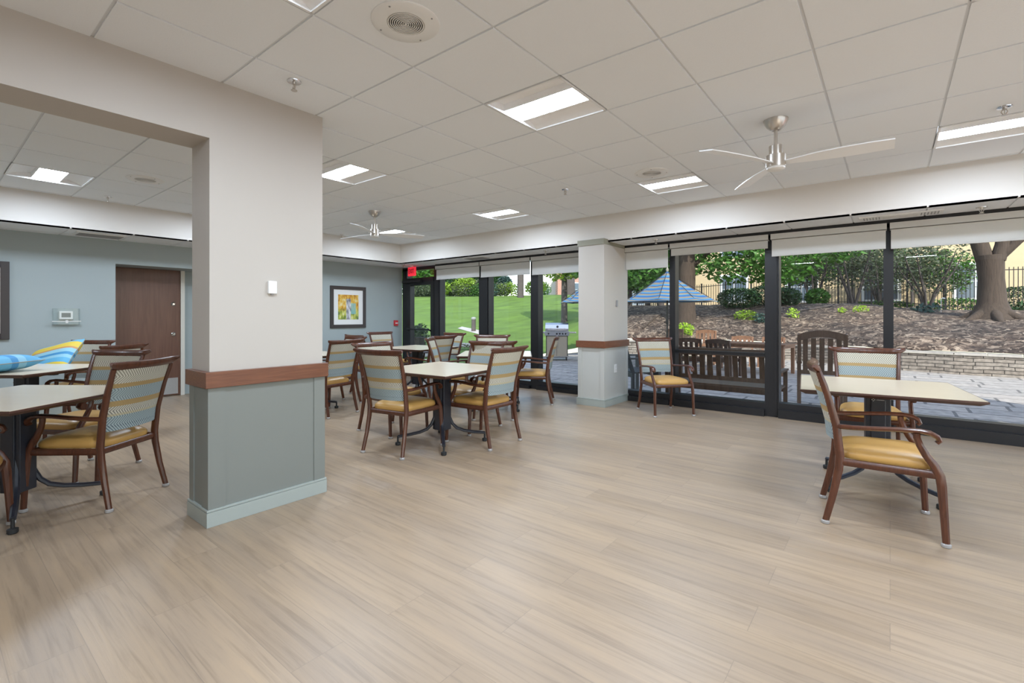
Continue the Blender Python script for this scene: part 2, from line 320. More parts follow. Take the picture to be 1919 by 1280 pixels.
# ------------------------------------------------------------------ mesh builder
class MB:
    def __init__(s): s.v = []; s.f = []; s.m = []; s.uv = {}
    def box(s, lo, hi, mi=0, T=None):
        x0, y0, z0 = lo; x1, y1, z1 = hi; n = len(s.v)
        P = [(x0, y0, z0), (x1, y0, z0), (x1, y1, z0), (x0, y1, z0), (x0, y0, z1), (x1, y0, z1), (x1, y1, z1), (x0, y1, z1)]
        if T is not None: P = [tuple(T @ Vector(p)) for p in P]
        s.v += P
        for q in ((0, 3, 2, 1), (4, 5, 6, 7), (0, 1, 5, 4), (1, 2, 6, 5), (2, 3, 7, 6), (3, 0, 4, 7)):
            s.f.append(tuple(n + i for i in q)); s.m.append(mi)
        return s
    def prism(s, poly, z0, z1, mi=0, T=None):
        n = len(s.v); k = len(poly)
        P = [(x, y, z0) for x, y in poly] + [(x, y, z1) for x, y in poly]
        if T is not None: P = [tuple(T @ Vector(p)) for p in P]
        s.v += P
        s.f.append(tuple(n + i for i in reversed(range(k)))); s.m.append(mi)
        s.f.append(tuple(n + k + i for i in range(k))); s.m.append(mi)
        for i in range(k):
            j = (i + 1) % k; s.f.append((n + i, n + j, n + k + j, n + k + i)); s.m.append(mi)
        return s
    def sweep(s, path, w, h, side=(1, 0, 0), mi=0, rnd_=True):
        # rounded-rect section; w along side, h across; w, h numbers or lists
        path = [Vector(p) for p in path]; side = Vector(side).normalized(); n0 = len(s.v)
        L = len(path)
        ws = w if isinstance(w, (list, tuple)) else [w] * L; hs = h if isinstance(h, (list, tuple)) else [h] * L
        c = .28
        sec = [(-.5 + c, -.5), (.5 - c, -.5), (.5, -.5 + c), (.5, .5 - c), (.5 - c, .5), (-.5 + c, .5), (-.5, .5 - c), (-.5, -.5 + c)] if rnd_ else [(-.5, -.5), (.5, -.5), (.5, .5), (-.5, .5)]
        k = len(sec)
        for i, p in enumerate(path):
            t = (path[min(i + 1, L - 1)] - path[max(i - 1, 0)]).normalized()
            sd = (side - t * side.dot(t)).normalized(); nm = t.cross(sd)
            for a, b in sec: s.v.append(tuple(p + sd * (a * ws[i]) + nm * (b * hs[i])))
        for i in range(L - 1):
            for j in range(k):
                q = (j + 1) % k; s.f.append((n0 + i * k + j, n0 + i * k + q, n0 + (i + 1) * k + q, n0 + (i + 1) * k + j)); s.m.append(mi)
        s.f.append(tuple(n0 + j for j in reversed(range(k)))); s.m.append(mi)
        s.f.append(tuple(n0 + (L - 1) * k + j for j in range(k))); s.m.append(mi)
        return s
    def tube(s, path, r, n=8, mi=0):
        path = [Vector(p) for p in path]; L = len(path); rs = r if isinstance(r, (list, tuple)) else [r] * L; n0 = len(s.v)
        ref = Vector((0, 0, 1))
        if abs((path[-1] - path[0]).normalized().z) > .85: ref = Vector((1, 0, 0))
        for i, p in enumerate(path):
            t = (path[min(i + 1, L - 1)] - path[max(i - 1, 0)]).normalized()
            a = (ref - t * ref.dot(t)).normalized(); b = t.cross(a)
            for j in range(n):
                an = 2 * math.pi * j / n; s.v.append(tuple(p + (a * math.cos(an) + b * math.sin(an)) * rs[i]))
        for i in range(L - 1):
            for j in range(n):
                q = (j + 1) % n; s.f.append((n0 + i * n + j, n0 + i * n + q, n0 + (i + 1) * n + q, n0 + (i + 1) * n + j)); s.m.append(mi)
        s.f.append(tuple(n0 + j for j in reversed(range(n)))); s.m.append(mi)
        s.f.append(tuple(n0 + (L - 1) * n + j for j in range(n))); s.m.append(mi)
        return s
    def lathe(s, prof, n=20, c=(0, 0, 0), mi=0, T=None):
        n0 = len(s.v)
        for r, z in prof:
            for j in range(n):
                a = 2 * math.pi * j / n; p = Vector((c[0] + r * math.cos(a), c[1] + r * math.sin(a), c[2] + z))
                s.v.append(tuple(T @ p if T is not None else p))
        L = len(prof)
        for i in range(L - 1):
            for j in range(n):
                q = (j + 1) % n; s.f.append((n0 + i * n + j, n0 + i * n + q, n0 + (i + 1) * n + q, n0 + (i + 1) * n + j)); s.m.append(mi)
        s.f.append(tuple(n0 + j for j in reversed(range(n)))); s.m.append(mi)
        s.f.append(tuple(n0 + (L - 1) * n + j for j in range(n))); s.m.append(mi)
        return s
    def quad(s, a, b, c, d, mi=0, uv=None):
        n = len(s.v); s.v += [tuple(a), tuple(b), tuple(c), tuple(d)]; s.f.append((n, n + 1, n + 2, n + 3)); s.m.append(mi)
        if uv: s.uv[len(s.f) - 1] = uv
        return s
    def grid(s, fn, nu, nv, mi=0, closed=False, uvs=False):
        n0 = len(s.v)
        for i in range(nu + 1):
            for j in range(nv + 1): s.v.append(tuple(fn(i / nu, j / nv)))
        for i in range(nu):
            for j in range(nv):
                a = n0 + i * (nv + 1) + j; s.f.append((a, a + nv + 1, a + nv + 2, a + 1)); s.m.append(mi)
                if uvs: s.uv[len(s.f) - 1] = [(i / nu, j / nv), ((i + 1) / nu, j / nv), ((i + 1) / nu, (j + 1) / nv), (i / nu, (j + 1) / nv)]
        return s
    def build(s, name, mats, parent=None, smooth=True, bevel=0, fix=True):
        me = bpy.data.meshes.new(name); me.from_pydata(s.v, [], s.f)
        if not isinstance(mats, (list, tuple)): mats = [mats]
        for m in mats: me.materials.append(m)
        me.polygons.foreach_set('material_index', s.m)
        if s.uv:
            ul = me.uv_layers.new(name='UVMap')
            for pi, uv in s.uv.items():
                for li, c in zip(me.polygons[pi].loop_indices, uv): ul.data[li].uv = c
        if fix:
            import bmesh
            bm = bmesh.new(); bm.from_mesh(me); bmesh.ops.recalc_face_normals(bm, faces=bm.faces); bm.to_mesh(me); bm.free()
        if smooth:
            me.polygons.foreach_set('use_smooth', [True] * len(me.polygons))
            try: me.set_sharp_from_angle(angle=R(38))
            except Exception: pass
        me.update()
        o = bpy.data.objects.new(name, me); COL.objects.link(o)
        if parent: o.parent = parent
        if bevel:
            b = o.modifiers.new('bevel', 'BEVEL'); b.width = bevel; b.segments = 2; b.limit_method = 'ANGLE'
        return o

def tag(o, label=None, cat=None, group=None, kind=None):
    if label: o['label'] = label
    if cat: o['category'] = cat
    if group: o['group'] = group
    if kind: o['kind'] = kind
    return o
def thing(name, loc, rz, label, cat, group=None):
    o = bpy.data.objects.new(name, None); o.empty_display_size = .1; COL.objects.link(o)
    o.location = loc; o.rotation_euler = (0, 0, rz); return tag(o, label, cat, group)
def kids(o): return [c for c in bpy.data.objects if c.parent == o]
def copy_tree(o, parent=None):
    c = o.copy(); COL.objects.link(c); c.parent = parent
    for ch in kids(o): copy_tree(ch, c)
    return c
def struct(name, mb, m, **k):
    o = mb.build(name, m, **k); o['kind'] = 'structure'; return o
def bx(lo, hi): return MB().box(lo, hi)
def Tm(loc=(0, 0, 0), rot=(0, 0, 0)):
    from mathutils import Euler
    return Matrix.Translation(loc) @ Euler(rot).to_matrix().to_4x4()

# ================================================================== THE ROOM
WX, WY = -8.45, 6.80          # far left wall plane, glass plane
XR, YB = 3.2, -3.2            # right and back wall (behind the camera)
SX, SY = -7.70, 6.09          # soffit faces
struct('floor', MB().box((-9.05, YB, -.05), (XR, WY - .02, 0)), M['floor'], smooth=False)

# --- ceiling of lay-in tiles with a narrow grid
X0, Y0 = .2855, -.0347
TROF = [(-4, 4), (-8, 4), (-4, 8), (-8, 8), (-12, 8), (0, 8), (-12, 1), (-4, 1), (0, 4), (-12, 4), (0, 1), (-4, -3), (0, -3), (-12, -3)]
def tiles(x0, x1, y0, y1, z, skip=(), name='ceiling'):
    mb = MB(); g = .0075
    i0, i1 = math.floor((x0 - X0) / TILE), math.ceil((x1 - X0) / TILE)
    j0, j1 = math.floor((y0 - Y0) / TILE), math.ceil((y1 - Y0) / TILE)
    for i in range(i0, i1):
        for j in range(j0, j1):
            if (i, j) in skip: continue
            a, b = max(x0, X0 + i * TILE + g), min(x1, X0 + (i + 1) * TILE - g)
            c, d = max(y0, Y0 + j * TILE + g), min(y1, Y0 + (j + 1) * TILE - g)
            if b - a < .02 or d - c < .02: continue
            mb.box((a, c, z), (b, d, z + .012), 0)
    for (i, j) in [(i, j) for i in range(i0, i1) for j in range(j0, j1) if (i, j) not in skip]:
        a, b = max(x0, X0 + i * TILE), min(x1, X0 + (i + 1) * TILE); c, d = max(y0, Y0 + j * TILE), min(y1, Y0 + (j + 1) * TILE)
        if b > a and d > c: mb.quad((a, c, z + .007), (b, c, z + .007), (b, d, z + .007), (a, d, z + .007), 1)
    return struct(name, mb, [M['tile'], M['grid']], smooth=False, fix=False)
tiles(SX, XR, YB, SY, CEIL, set(TROF))
tiles(SX - .02, XR, SY, 6.70, LOW, name='ceiling')
tiles(WX, SX, YB, 6.70, LOW, name='ceiling')
# --- soffits
struct('trim_1', bx((SX, SY, LOW), (XR, SY + .06, CEIL + .02)), M['soffit'], smooth=False)
struct('trim_2', bx((SX - .06, YB, LOW), (SX, SY + .06, CEIL + .02)), M['soffit'], smooth=False)
# --- walls
wl = MB(); wl.box((WX - .12, YB, 0), (WX, 1.762, LOW + .03)); wl.box((WX - .12, 3.15, 0), (WX, 6.74, LOW + .03)); wl.box((WX - .12, 1.762, 2.0), (WX, 3.15, LOW + .03))
struct('wall_left', wl, M['bluewall'], smooth=False)
al = MB(); al.box((-9.12, 1.3, 0), (-9.02, 3.4, 2.4)); al.box((-9.02, 1.64, 0), (WX - .12, 1.762, 2.2)); al.box((-9.02, 3.15, 0), (WX - .12, 3.27, 2.2)); al.box((-9.02, 1.762, 2.0), (WX - .12, 3.15, 2.2))
struct('wall_alcove', al, M['bluewall'], smooth=False)
struct('wall_back', bx((-9.1, YB - .1, 0), (XR, YB, CEIL + .02)), M['greige'], smooth=False)
struct('bounce_terrace', bx((XR + .1, -30, -.2), (26, WY, -.1)), M['concrete'], smooth=False)  # unseen sunlit ground, added to bounce daylight up to the ceiling
wr = MB().box((XR, YB - .1, 0), (XR + .1, WY + .3, .10)).box((XR, YB - .1, 2.45), (XR + .1, WY + .3, CEIL + .02))
for k in range(7): wr.box((XR, YB - .1 + 1.64 * k, .10), (XR + .1, YB + .05 + 1.64 * k, 2.45))  # unseen window openings between these piers, added to let daylight in
struct('wall_right', wr, M['greige'], smooth=False)
struct('window_10', bx((XR + .04, YB, .10), (XR + .048, WY, 2.45)), M['glass'], smooth=False)  # glazing of the added openings, out of view
def base(name, x0, y0, x1, y1):
    mb = MB().box((x0, y0, 0), (x1, y1, .092))
    a = .004; mb.box((x0 - 0 * a, y0, .094), (x1, y1, .105)); return struct(name, mb, M['base'], smooth=False)
base('baseboard_left', WX, YB, WX + .014, 1.762); base('baseboard_left', WX, 3.15, WX + .014, 6.70)
base('baseboard_alcove', -9.02, 2.86, -9.006, 3.15)

# --- near pillar and the beam over the left opening
PX0, PX1, PY0, PY1 = -3.50, -3.215, 1.115, 1.845
up = MB().box((PX0, PY0, .90), (PX1, PY1, CEIL + .02)); up.box((PX0, YB, 2.345), (PX1, PY0, CEIL + .02))
struct('wall_pillar', up, M['greige'], smooth=False)
lo = MB(); e = .012
lo.box((PX0 - .006, PY0 - .006, 0), (PX1 + .006, PY1 + .006, .90))
lo.box((PX1 - .085, PY0 - e, .09), (PX1 + e, PY0 + .085, .86)).box((PX1 - .05, PY1 - .07, .09), (PX1 + e, PY1 + e, .86)).box((PX0 - e, PY0 - e, .09), (PX0 + .06, PY0 + .08, .86))
struct('trim_3', lo, M['wains'], smooth=False)
struct('trim_4', bx((PX0 - .03, PY0 - .03, .836), (PX1 + .03, PY1 + .03, .933)), M['railwood'], smooth=False, bevel=.003)
def ring_base(name, x0, y0, x1, y1, m):
    mb = MB().box((x0 - .022, y0 - .022, 0), (x1 + .022, y1 + .022, .088)).box((x0 - .017, y0 - .017, .088), (x1 + .017, y1 + .017, .092)).box((x0 - .021, y0 - .021, .092), (x1 + .021, y1 + .021, .103))
    return struct(name, mb, m, smooth=False, bevel=.0015)
ring_base('baseboard_pillar', PX0, PY0, PX1, PY1, M['base'])
# --- window column
QX0, QX1, QY0, QY1 = -3.525, -3.115, 5.985, 6.74
struct('wall_column', MB().box((QX0, QY0, .9), (QX1, QY1, 2.275)), M['greige'], smooth=False)
struct('trim_5', bx((QX0 - .012, QY0 - .012, 2.275), (QX1 + .002, QY1, LOW + .03)), M['olive'], smooth=False)
lo = MB().box((QX0, QY0, 0), (QX1, QY1, .9))
for (a, b, c_, d) in ((QX0 - .006, QY0 - .008, QX0 + .055, QY0 + .05), (QX1 - .06, QY0 - .008, QX1 + .006, QY0 + .06), (QX1 - .05, QY1 - .08, QX1 + .006, QY1)): lo.box((a, b, .09), (c_, d, .85))
struct('trim_6', lo, M['colpanel'], smooth=False)
struct('trim_7', bx((QX0 - .028, QY0 - .028, .825), (QX1 + .028, QY1, .92)), M['railwood'], smooth=False, bevel=.003)
ring_base('baseboard_column', QX0, QY0, QX1, QY1 - .03, M['base'])

# --- window wall
mull = [(-8.45, -8.30), (-7.43, -7.25), (-6.17, -5.92), (-4.94, -4.78), (-3.75, -3.55), (-2.475, -2.395), (-1.25, -1.09), (-.06, .03), (1.09, 1.19), (2.2, 2.3)]
GY0, GY1 = WY - .05, WY + .10
fr = MB()
fr.box((-8.45, GY0, 2.26), (XR, GY1, LOW + .05))
for k, (a, b) in enumerate(mull):
    fr.box((a, GY0, 0), (b, GY1, 2.30))
    if k in (1, 2, 6): fr.box((b - .05, GY0 - .015, .02), (b - .02, GY0, 2.28))
struct('window_frame', fr, M['blackf'], smooth=False)
sill = MB()
for k in range(1, len(mull) - 1):
    a, b = mull[k][1], mull[k + 1][0]
    hz = (.085, .10, .10, .11, .12, .135, .15, .16, .16)[k] if k < 9 else .16
    sill.box((a, GY0 - .055, 0), (b, GY1, hz - .045)); sill.box((a, GY0, hz - .045), (b, GY1, hz + .03))
sill.box((2.3, GY0 - .055, 0), (XR, GY1, .16)); 
struct('trim_8', sill, M['blackf'], smooth=False)
for k in range(1, len(mull) - 1):
    a, b = mull[k][1], mull[k + 1][0]
    struct('window_%d' % k, bx((a, WY + .02, .10), (b, WY + .028, 2.28)), M['glass'], smooth=False)
struct('window_9', bx((2.3, WY + .02, .10), (XR, WY + .028, 2.28)), M['glass'], smooth=False)
# glass door with transom in the far corner
d = MB()
d.box((-8.30, GY0 - .02, 2.00), (-7.43, GY1, 2.09)); d.box((-8.30, GY0 - .01, 0), (-8.18, GY1 - .04, 2.0)); d.box((-7.53, GY0 - .01, 0), (-7.43, GY1 - .04, 2.0)); d.box((-8.18, GY0 - .01, 0), (-7.53, GY1 - .04, .22)); d.box((-8.18, GY0 - .01, 1.93), (-7.53, GY1 - .04, 2.0))
d.box((-8.34, GY0 - .10, 1.99), (-7.75, GY0 - .02, 2.045))
do = struct('door_1', d, M['blackf'], smooth=False)
MB().box((-8.18, WY + .02, .22), (-7.53, WY + .026, 1.93)).box((-8.30, WY + .02, 2.09), (-7.43, WY + .026, 2.26)).build('pane', M['glass'], do, smooth=False)
MB().sweep([(-8.22, GY0 - .01, .96), (-8.22, GY0 - .07, .99), (-7.52, GY0 - .07, .99), (-7.52, GY0 - .01, .96)], .03, .035, (0, 0, 1)).build('push_bar', M['blackf'], do)
# push rail across the pane beside the bench
MB().box((-2.395, GY0 - .012, .755), (-1.25, GY0 + .03, .80)).box((-2.395, GY0 - .02, .785), (-1.25, GY0 - .01, .79)).build('crossbar', M['blackf'], bpy.data.objects['window_frame'], smooth=False)
# brown door in the alcove
dr = struct('door_2', bx((-9.02, 1.70, .01), (-8.975, 2.69, 2.0)), M['doorwood'], smooth=False)
MB().box((-8.975, 1.76, .03), (-8.972, 2.66, .285)).build('kick_plate', M['kick'], dr, smooth=False)
for z in (1.462, .984):
    MB().lathe([(.031, 0), (.031, .012), (.018, .02), (.014, .045 if z < 1.2 else .03)], 20, T=Tm((-8.975, 2.594, z), (0, math.pi / 2, 0))).build('lock_cylinder' if z > 1.2 else 'door_handle', M['chrome'], dr)
ft = MB().box((-9.02, 2.69, 0), (-8.94, 2.745, 2.055)).box((-9.02, 1.64, 2.0), (-8.94, 2.69, 2.055))
struct('trim_9', ft, M['trimw'], smooth=False)
# unseen roof, and an upper wall shaped to cast the shade on the patio
struct('roof', MB().box((-9.4, YB - .3, 2.80), (3.4, WY + .3, 2.95)), M['concrete'], smooth=False)
struct('wall_upper_shade', MB().box((-9.4, WY + .10, 2.33), (5.4, WY + .30, 8.0)).box((XR + .1, WY, -.1), (5.4, WY + .3, 2.4)), M['brick'], smooth=False)

# ================================================================== CEILING THINGS
def troffer(i, j, label, proto=[None]):
    loc = (X0 + (i + .5) * TILE, Y0 + (j + .5) * TILE, CEIL)
    if proto[0]:
        t = copy_tree(proto[0]); t.location = loc; tag(t, label); return t
    t = thing('ceiling_light', loc, 0, label, 'ceiling light', 'square ceiling lights')
    h = TILE / 2 - .004
    fr = MB()
    for a in (0, 1):
        s_ = 1 if a else -1
        fr.box((-h, min(s_ * h, s_ * (h - .014)), -.004), (h, max(s_ * h, s_ * (h - .014)), .012)); fr.box((min(s_ * h, s_ * (h - .014)), -h, -.004), (max(s_ * h, s_ * (h - .014)), h, .012))
    fr.build('frame', M['white'], t, smooth=False)
    b = h - .012; w = .105; zt = .055
    rf = MB()
    for s_ in (-1, 1):      # curved side reflectors
        rf.grid(lambda u, v: (-b + 2 * b * u, s_ * (w + (b - w) * v), .004 + zt * math.cos(v * math.pi / 2) ** .8), 1, 8)
    for s_ in (-1, 1):
        rf.quad((s_ * b, -b, 0), (s_ * b, b, 0), (s_ * b, b, .075), (s_ * b, -b, .075))
    rf.quad((-b, -b, .076), (b, -b, .076), (b, b, .076), (-b, b, .076))
    rf.build('reflector', M['reflector'], t, fix=False)
    hs_ = MB()
    for s_ in (-1, 1): hs_.box((-b, min(s_ * w, s_ * (w + .006)), .012), (b, max(s_ * w, s_ * (w + .006)), .07))  # opaque strips added to keep lens light off the side reflectors
    hs_.build('lens_baffle', M['reflector'], t, smooth=False)
    MB().grid(lambda u, v: (-b + .004 + (2 * b - .008) * u, -w + 2 * w * v, .018), 1, 2).build('lens', M['lens'], t, fix=False)
    proto[0] = t; return t
TL = ['square ceiling light beside the upper speaker, in the middle of the ceiling above the tables', 'square ceiling light seen just right of the near pillar top',
      'square ceiling light beside the small far speaker, left of the near fan', 'square ceiling light near the window soffit above the grill side window',
      'square ceiling light partly behind the far fan', 'square ceiling light at the right edge, right of the near fan', 'square ceiling light in the left room beyond the opening',
      'square ceiling light at the top edge, its corner beside the big round speaker']
for n, (i, j) in enumerate(TROF):
    troffer(i, j, TL[n] if n < 8 else 'square recessed ceiling light added for more light in a part of the room out of the photo')  # unseen troffers carry on the grid, added to light the room

def speaker(x, y, z, r, label):
    t = thing('ceiling_speaker', (x, y, z), 0, label, 'speaker', 'round ceiling speakers')
    MB().lathe([(r, .002), (r, -.004), (r * .96, -.009), (r * .56, -.009), (r * .545, -.004)], 40).build('trim_ring', M['white'], t)
    g = MB()
    for k in range(9):
        rr = r * .54 * (k + .5) / 9; g.lathe([(rr - r * .017, -.006), (rr - r * .017, -.0095), (rr + r * .012, -.0095), (rr + r * .012, -.006)], 32)
    g.lathe([(0.001, -.004), (r * .545, -.0045)], 32)
    g.build('grille', M['mesh_g'], t)
    for k in range(4):
        a = R(20 + 90 * k); MB().lathe([(.0045, -.008), (.0045, -.0115), (.002, -.0125)], 10, (r * .86 * math.cos(a), r * .86 * math.sin(a), 0)).build('screw', M['grey'], t)
speaker(-1.853, 1.50, CEIL, .165, 'large round white ceiling speaker near the top edge of the photo')
speaker(-1.868, 4.60, CEIL, .165, 'round white ceiling speaker left of the near ceiling fan')
speaker(-6.12, 1.52, CEIL, .165, 'round white ceiling speaker in the left room beyond the opening')

def sprinkler(x, y, z, label, proto=[None]):
    if proto[0]:
        t = copy_tree(proto[0]); t.location = (x, y, z); tag(t, label); return
    t = thing('sprinkler', (x, y, z), 0, label, 'sprinkler', 'ceiling sprinklers')
    MB().lathe([(.042, 0), (.040, -.006), (.024, -.010), (.014, -.010)], 20).build('escutcheon', M['chrome'], t)
    s_ = MB().lathe([(.011, -.008), (.011, -.022), (.007, -.024)], 12)
    for q in (-1, 1): s_.tube([(q * .010, 0, -.020), (q * .016, 0, -.034), (q * .006, 0, -.052), (0, 0, -.055)], .003, 6)
    s_.lathe([(.003, -.024), (.003, -.05)], 8).build('frame_arms', M['nickel'], t)
    MB().lathe([(.018, -.056), (.018, -.059), (.004, -.060)], 16).build('deflector', M['nickel'], t)
    proto[0] = t
for a in [(-2.85, 1.451, CEIL, 'sprinkler head above the top of the near pillar'), (.614, 4.656, CEIL, 'sprinkler head at the right edge above the right ceiling light'),
          (-2.881, 4.60, CEIL, 'sprinkler head in the middle of the ceiling, left of the far speaker'), (-7.57, 4.71, CEIL, 'sprinkler head left of the far fan by the left soffit'),
          (-7.37, 1.463, CEIL, 'sprinkler head in the left room above the soffit'), (-2.527, 6.377, LOW, 'sprinkler head in the low ceiling just right of the window column'),
          (-4.357, 6.362, LOW, 'sprinkler head in the low ceiling left of the window column'), (.693, 6.433, LOW, 'sprinkler head in the low ceiling right of the slotted vent'),
          (-7.80, 6.25, LOW, 'sprinkler head above the exit sign')]: sprinkler(*a)

def fan(x, y, rz, drop, label):
    t = thing('ceiling_fan', (x, y, CEIL), rz, label, 'ceiling fan', 'three-blade ceiling fans')
    MB().lathe([(.082, 0), (.080, -.012), (.060, -.050), (.034, -.075), (.020, -.080)], 28).build('canopy', M['nickel'], t)
    MB().lathe([(.012, -.07), (.012, -drop + .10)], 14).build('downrod', M['nickel'], t)
    MB().lathe([(.020, -drop + .125), (.046, -drop + .12), (.046, -drop + .055), (.066, -drop + .05), (.066, -drop - .035), (.055, -drop - .04)], 28).build('motor_housing', M['nickel'], t)
    MB().lathe([(.062, -drop - .036), (.060, -drop - .05), (.045, -drop - .058), (.01, -drop - .06)], 24).build('bottom_cap', M['white'], t)
    for k in range(3):
        c, s_ = math.cos(R(120 * k)), math.sin(R(120 * k)); rot = Matrix.Rotation(R(120 * k), 4, 'Z')
        b = MB(); ps = []
        pts = [(.05, .026, .0), (.12, .034, .002), (.25, .055, .004), (.40, .066, .004), (.55, .066, .004), (.68, .060, .002)]
        n0 = 0
        for (r, hw, z) in pts:
            tw = R(-13)
            for q, dz in ((-1, 0), (1, 0), (1, .007), (-1, .007)):
                p = Vector((r, q * hw * math.cos(tw), -drop - .012 + q * hw * math.sin(tw) + z + dz)); b.v.append(tuple(rot @ p))
        for i in range(len(pts) - 1):
            for j in range(4): b.f.append((i * 4 + j, i * 4 + (j + 1) % 4, i * 4 + 4 + (j + 1) % 4, i * 4 + 4 + j)); b.m.append(0)
        b.f += [(3, 2, 1, 0), tuple((len(pts) - 1) * 4 + j for j in range(4))]; b.m += [0, 0]
        b.build('blade', M['blade'], t)
    return t
fan(-.655, 3.93, R(2), .31, 'near three-blade ceiling fan of brushed nickel in front of the window soffit')
fan(-5.53, 3.94, R(64), .30, 'far three-blade ceiling fan of brushed nickel right of the near pillar')

# vents in the low ceiling
t = thing('ceiling_vent', (.08, 6.40, LOW), R(0), 'long slotted white air vent in the low ceiling above the right windows', 'vent')
MB().box((-.34, -.10, -.012), (.34, .10, 0)).build('frame', M['white'], t, smooth=False)
MB().box((-.14, -.075, -.016), (.14, .075, -.012)).build('center_panel', M['mesh_g'], t, smooth=False)
for s_ in (-1, 1):
    l = MB()
    for k in range(6): l.box((s_ * (.17 + .026 * k) - .004, -.07, -.016), (s_ * (.17 + .026 * k) + .004, .07, -.0121))
    l.build('louver', M['grey'], t, smooth=False)
t = thing('ceiling_vent', (-5.85, 6.36, LOW), 0, 'grey air vent in the low ceiling above the far left windows', 'vent')
MB().box((-.24, -.13, -.012), (.24, .13, 0)).build('frame', M['white'], t, smooth=False)
l = MB()
for k in range(7): l.box((-.21, -.11 + .032 * k, -.018), (.21, -.095 + .032 * k, -.0121))
l.build('louver', M['grey'], t, smooth=False)
t = thing('ceiling_vent', (-8.05, 1.52, LOW), 0, 'grey air vent in the low ceiling above the blue wall of the left room', 'vent')
MB().box((-.16, -.25, -.012), (.16, .25, 0)).build('frame', M['white'], t, smooth=False)
l = MB()
for k in range(7): l.box((-.13 + .038 * k, -.22, -.018), (-.115 + .038 * k, .22, -.0121))
l.build('louver', M['grey'], t, smooth=False)

# roller blinds
BL = [(-7.26, -6.055, 2.01, 'roller blind nearest the exit sign, over the first tall window pane'), (-6.04, -4.87, 1.995, 'roller blind over the middle pane of the far left windows'),
      (-4.85, -3.53, 1.977, 'roller blind just left of the window column'), (-3.11, -2.45, 1.96, 'roller blind just right of the window column, in front of the parasol'),
      (-2.43, -1.185, 2.117, 'short raised roller blind above the outdoor bench'), (-1.165, -.025, 2.01, 'roller blind between the two heavy black mullions, above the slatted rocking chair'),
      (-.005, 1.13, 2.004, 'roller blind at the right edge in front of the big tree trunk'), (1.15, 2.24, 2.004, 'roller blind beyond the right edge of the photo')]
for x0, x1, zb, lab in BL:
    t = thing('roller_blind', ((x0 + x1) / 2, 6.62, 2.29), 0, lab, 'window blind', 'white roller blinds'); w = (x1 - x0) / 2
    MB().box((-w + .003, 0, -.075), (w - .003, .006, -.003)).box((-w + .003, 0, -.075), (w - .003, .09, -.07)).build('fascia', M['blind'], t, smooth=False)
    MB().box((-w + .012, .03, zb - 2.29 + .016), (w - .012, .033, -.07)).build('fabric', M['blind'], t, smooth=False)
    MB().box((-w + .012, .024, zb - 2.29), (w - .012, .039, zb - 2.29 + .018)).build('hem_bar', M['blind'], t, smooth=False, bevel=.003)
struct('trim_10', bx((-7.27, 6.635, 2.285), (XR, 6.72, LOW + .01)), M['blackf'], smooth=False)

# exit sign
def text_mesh(txt, size, depth=.003):
    cu = bpy.data.curves.new('txt', 'FONT'); cu.body = txt; cu.size = size; cu.extrude = depth; cu.align_x = 'CENTER'; cu.align_y = 'CENTER'
    o = bpy.data.objects.new('txt', cu); me = bpy.data.meshes.new_from_object(o); bpy.data.objects.remove(o); return me
t = thing('exit_sign', (-7.83, 6.50, LOW), R(-6), 'red lit exit sign hanging from the low ceiling over the glass door', 'exit sign')
MB().box((-.02, -.02, -.03), (.02, .02, 0)).build('mount', M['white'], t, smooth=False)
MB().box((-.125, -.02, -.215), (.125, .02, -.03)).build('housing', M['exitred'], t, smooth=False, bevel=.004)
me = text_mesh('EXIT', .135); me.materials.append(M['exitdk'])
o = bpy.data.objects.new('lettering', me); COL.objects.link(o); o.parent = t; o.location = (0, -.0215, -.122); o.rotation_euler = (R(90), 0, 0); o.scale = (.72, 1, 1)

# wall things
def wallthing(name, y, z, label, cat): return thing(name, (WX, y, z), 0, label, cat)
t = wallthing('picture_frame', 5.397, 1.449, 'framed orange and yellow watercolour print in a dark frame on the blue wall', 'picture')
a, b = .395, .412; w = .067
f = MB().box((0, -a, -b), (.03, -a + w, b)).box((0, a - w, -b), (.03, a, b)).box((0, -a + w, -b), (.03, a - w, -b + w)).box((0, -a + w, b - w), (.03, a - w, b)); f.build('frame', M['frame_dk'], t, smooth=False, bevel=.004)
MB().box((0, -a + w, -b + w), (.012, a - w, b - w)).build('mat', M['mat_board'], t, smooth=False)
MB().box((.012, -.228, -.245), (.0135, .228, .245)).build('print', M['print'], t, smooth=False)
t = wallthing('picture_frame', .34, 1.46, 'large dark framed picture cut by the left edge of the photo', 'picture')
a, b = .40, .475; w = .075
MB().box((0, -a, -b), (.035, -a + w, b)).box((0, a - w, -b), (.035, a, b)).box((0, -a + w, -b), (.035, a - w, -b + w)).box((0, -a + w, b - w), (.035, a - w, b)).build('frame', M['frame_dk'], t, smooth=False, bevel=.004)
MB().box((0, -a + w, -b + w), (.012, a - w, b - w)).build('mat', M['trimw'], t, smooth=False)
t = wallthing('thermostat', 1.25, 1.28, 'white thermostat behind a clear locking cover on the blue wall', 'thermostat')
MB().box((0, -.066, -.052), (.03, .066, .055)).build('body', M['white'], t, smooth=False, bevel=.006)
MB().box((.03, -.045, -.026), (.0315, .045, .032)).build('screen', M['screen'], t, smooth=False)
cv = MB(); 
for q in ((-.13, -.126), (.126, .13)): cv.box((0, q[0], -.12), (.07, q[1], .09))
cv.box((.066, -.13, -.12), (.07, .13, .09)); cv.box((0, -.13, .086), (.07, .13, .09)); cv.box((0, -.13, -.124), (.07, .13, -.12))
cv.build('cover', M['clear'], t, smooth=False)
MB().box((.05, -.14, -.082), (.075, .14, -.072)).box((.07, -.012, -.10), (.08, .012, -.06)).build('lock_bar', M['mesh_g'], t, smooth=False)
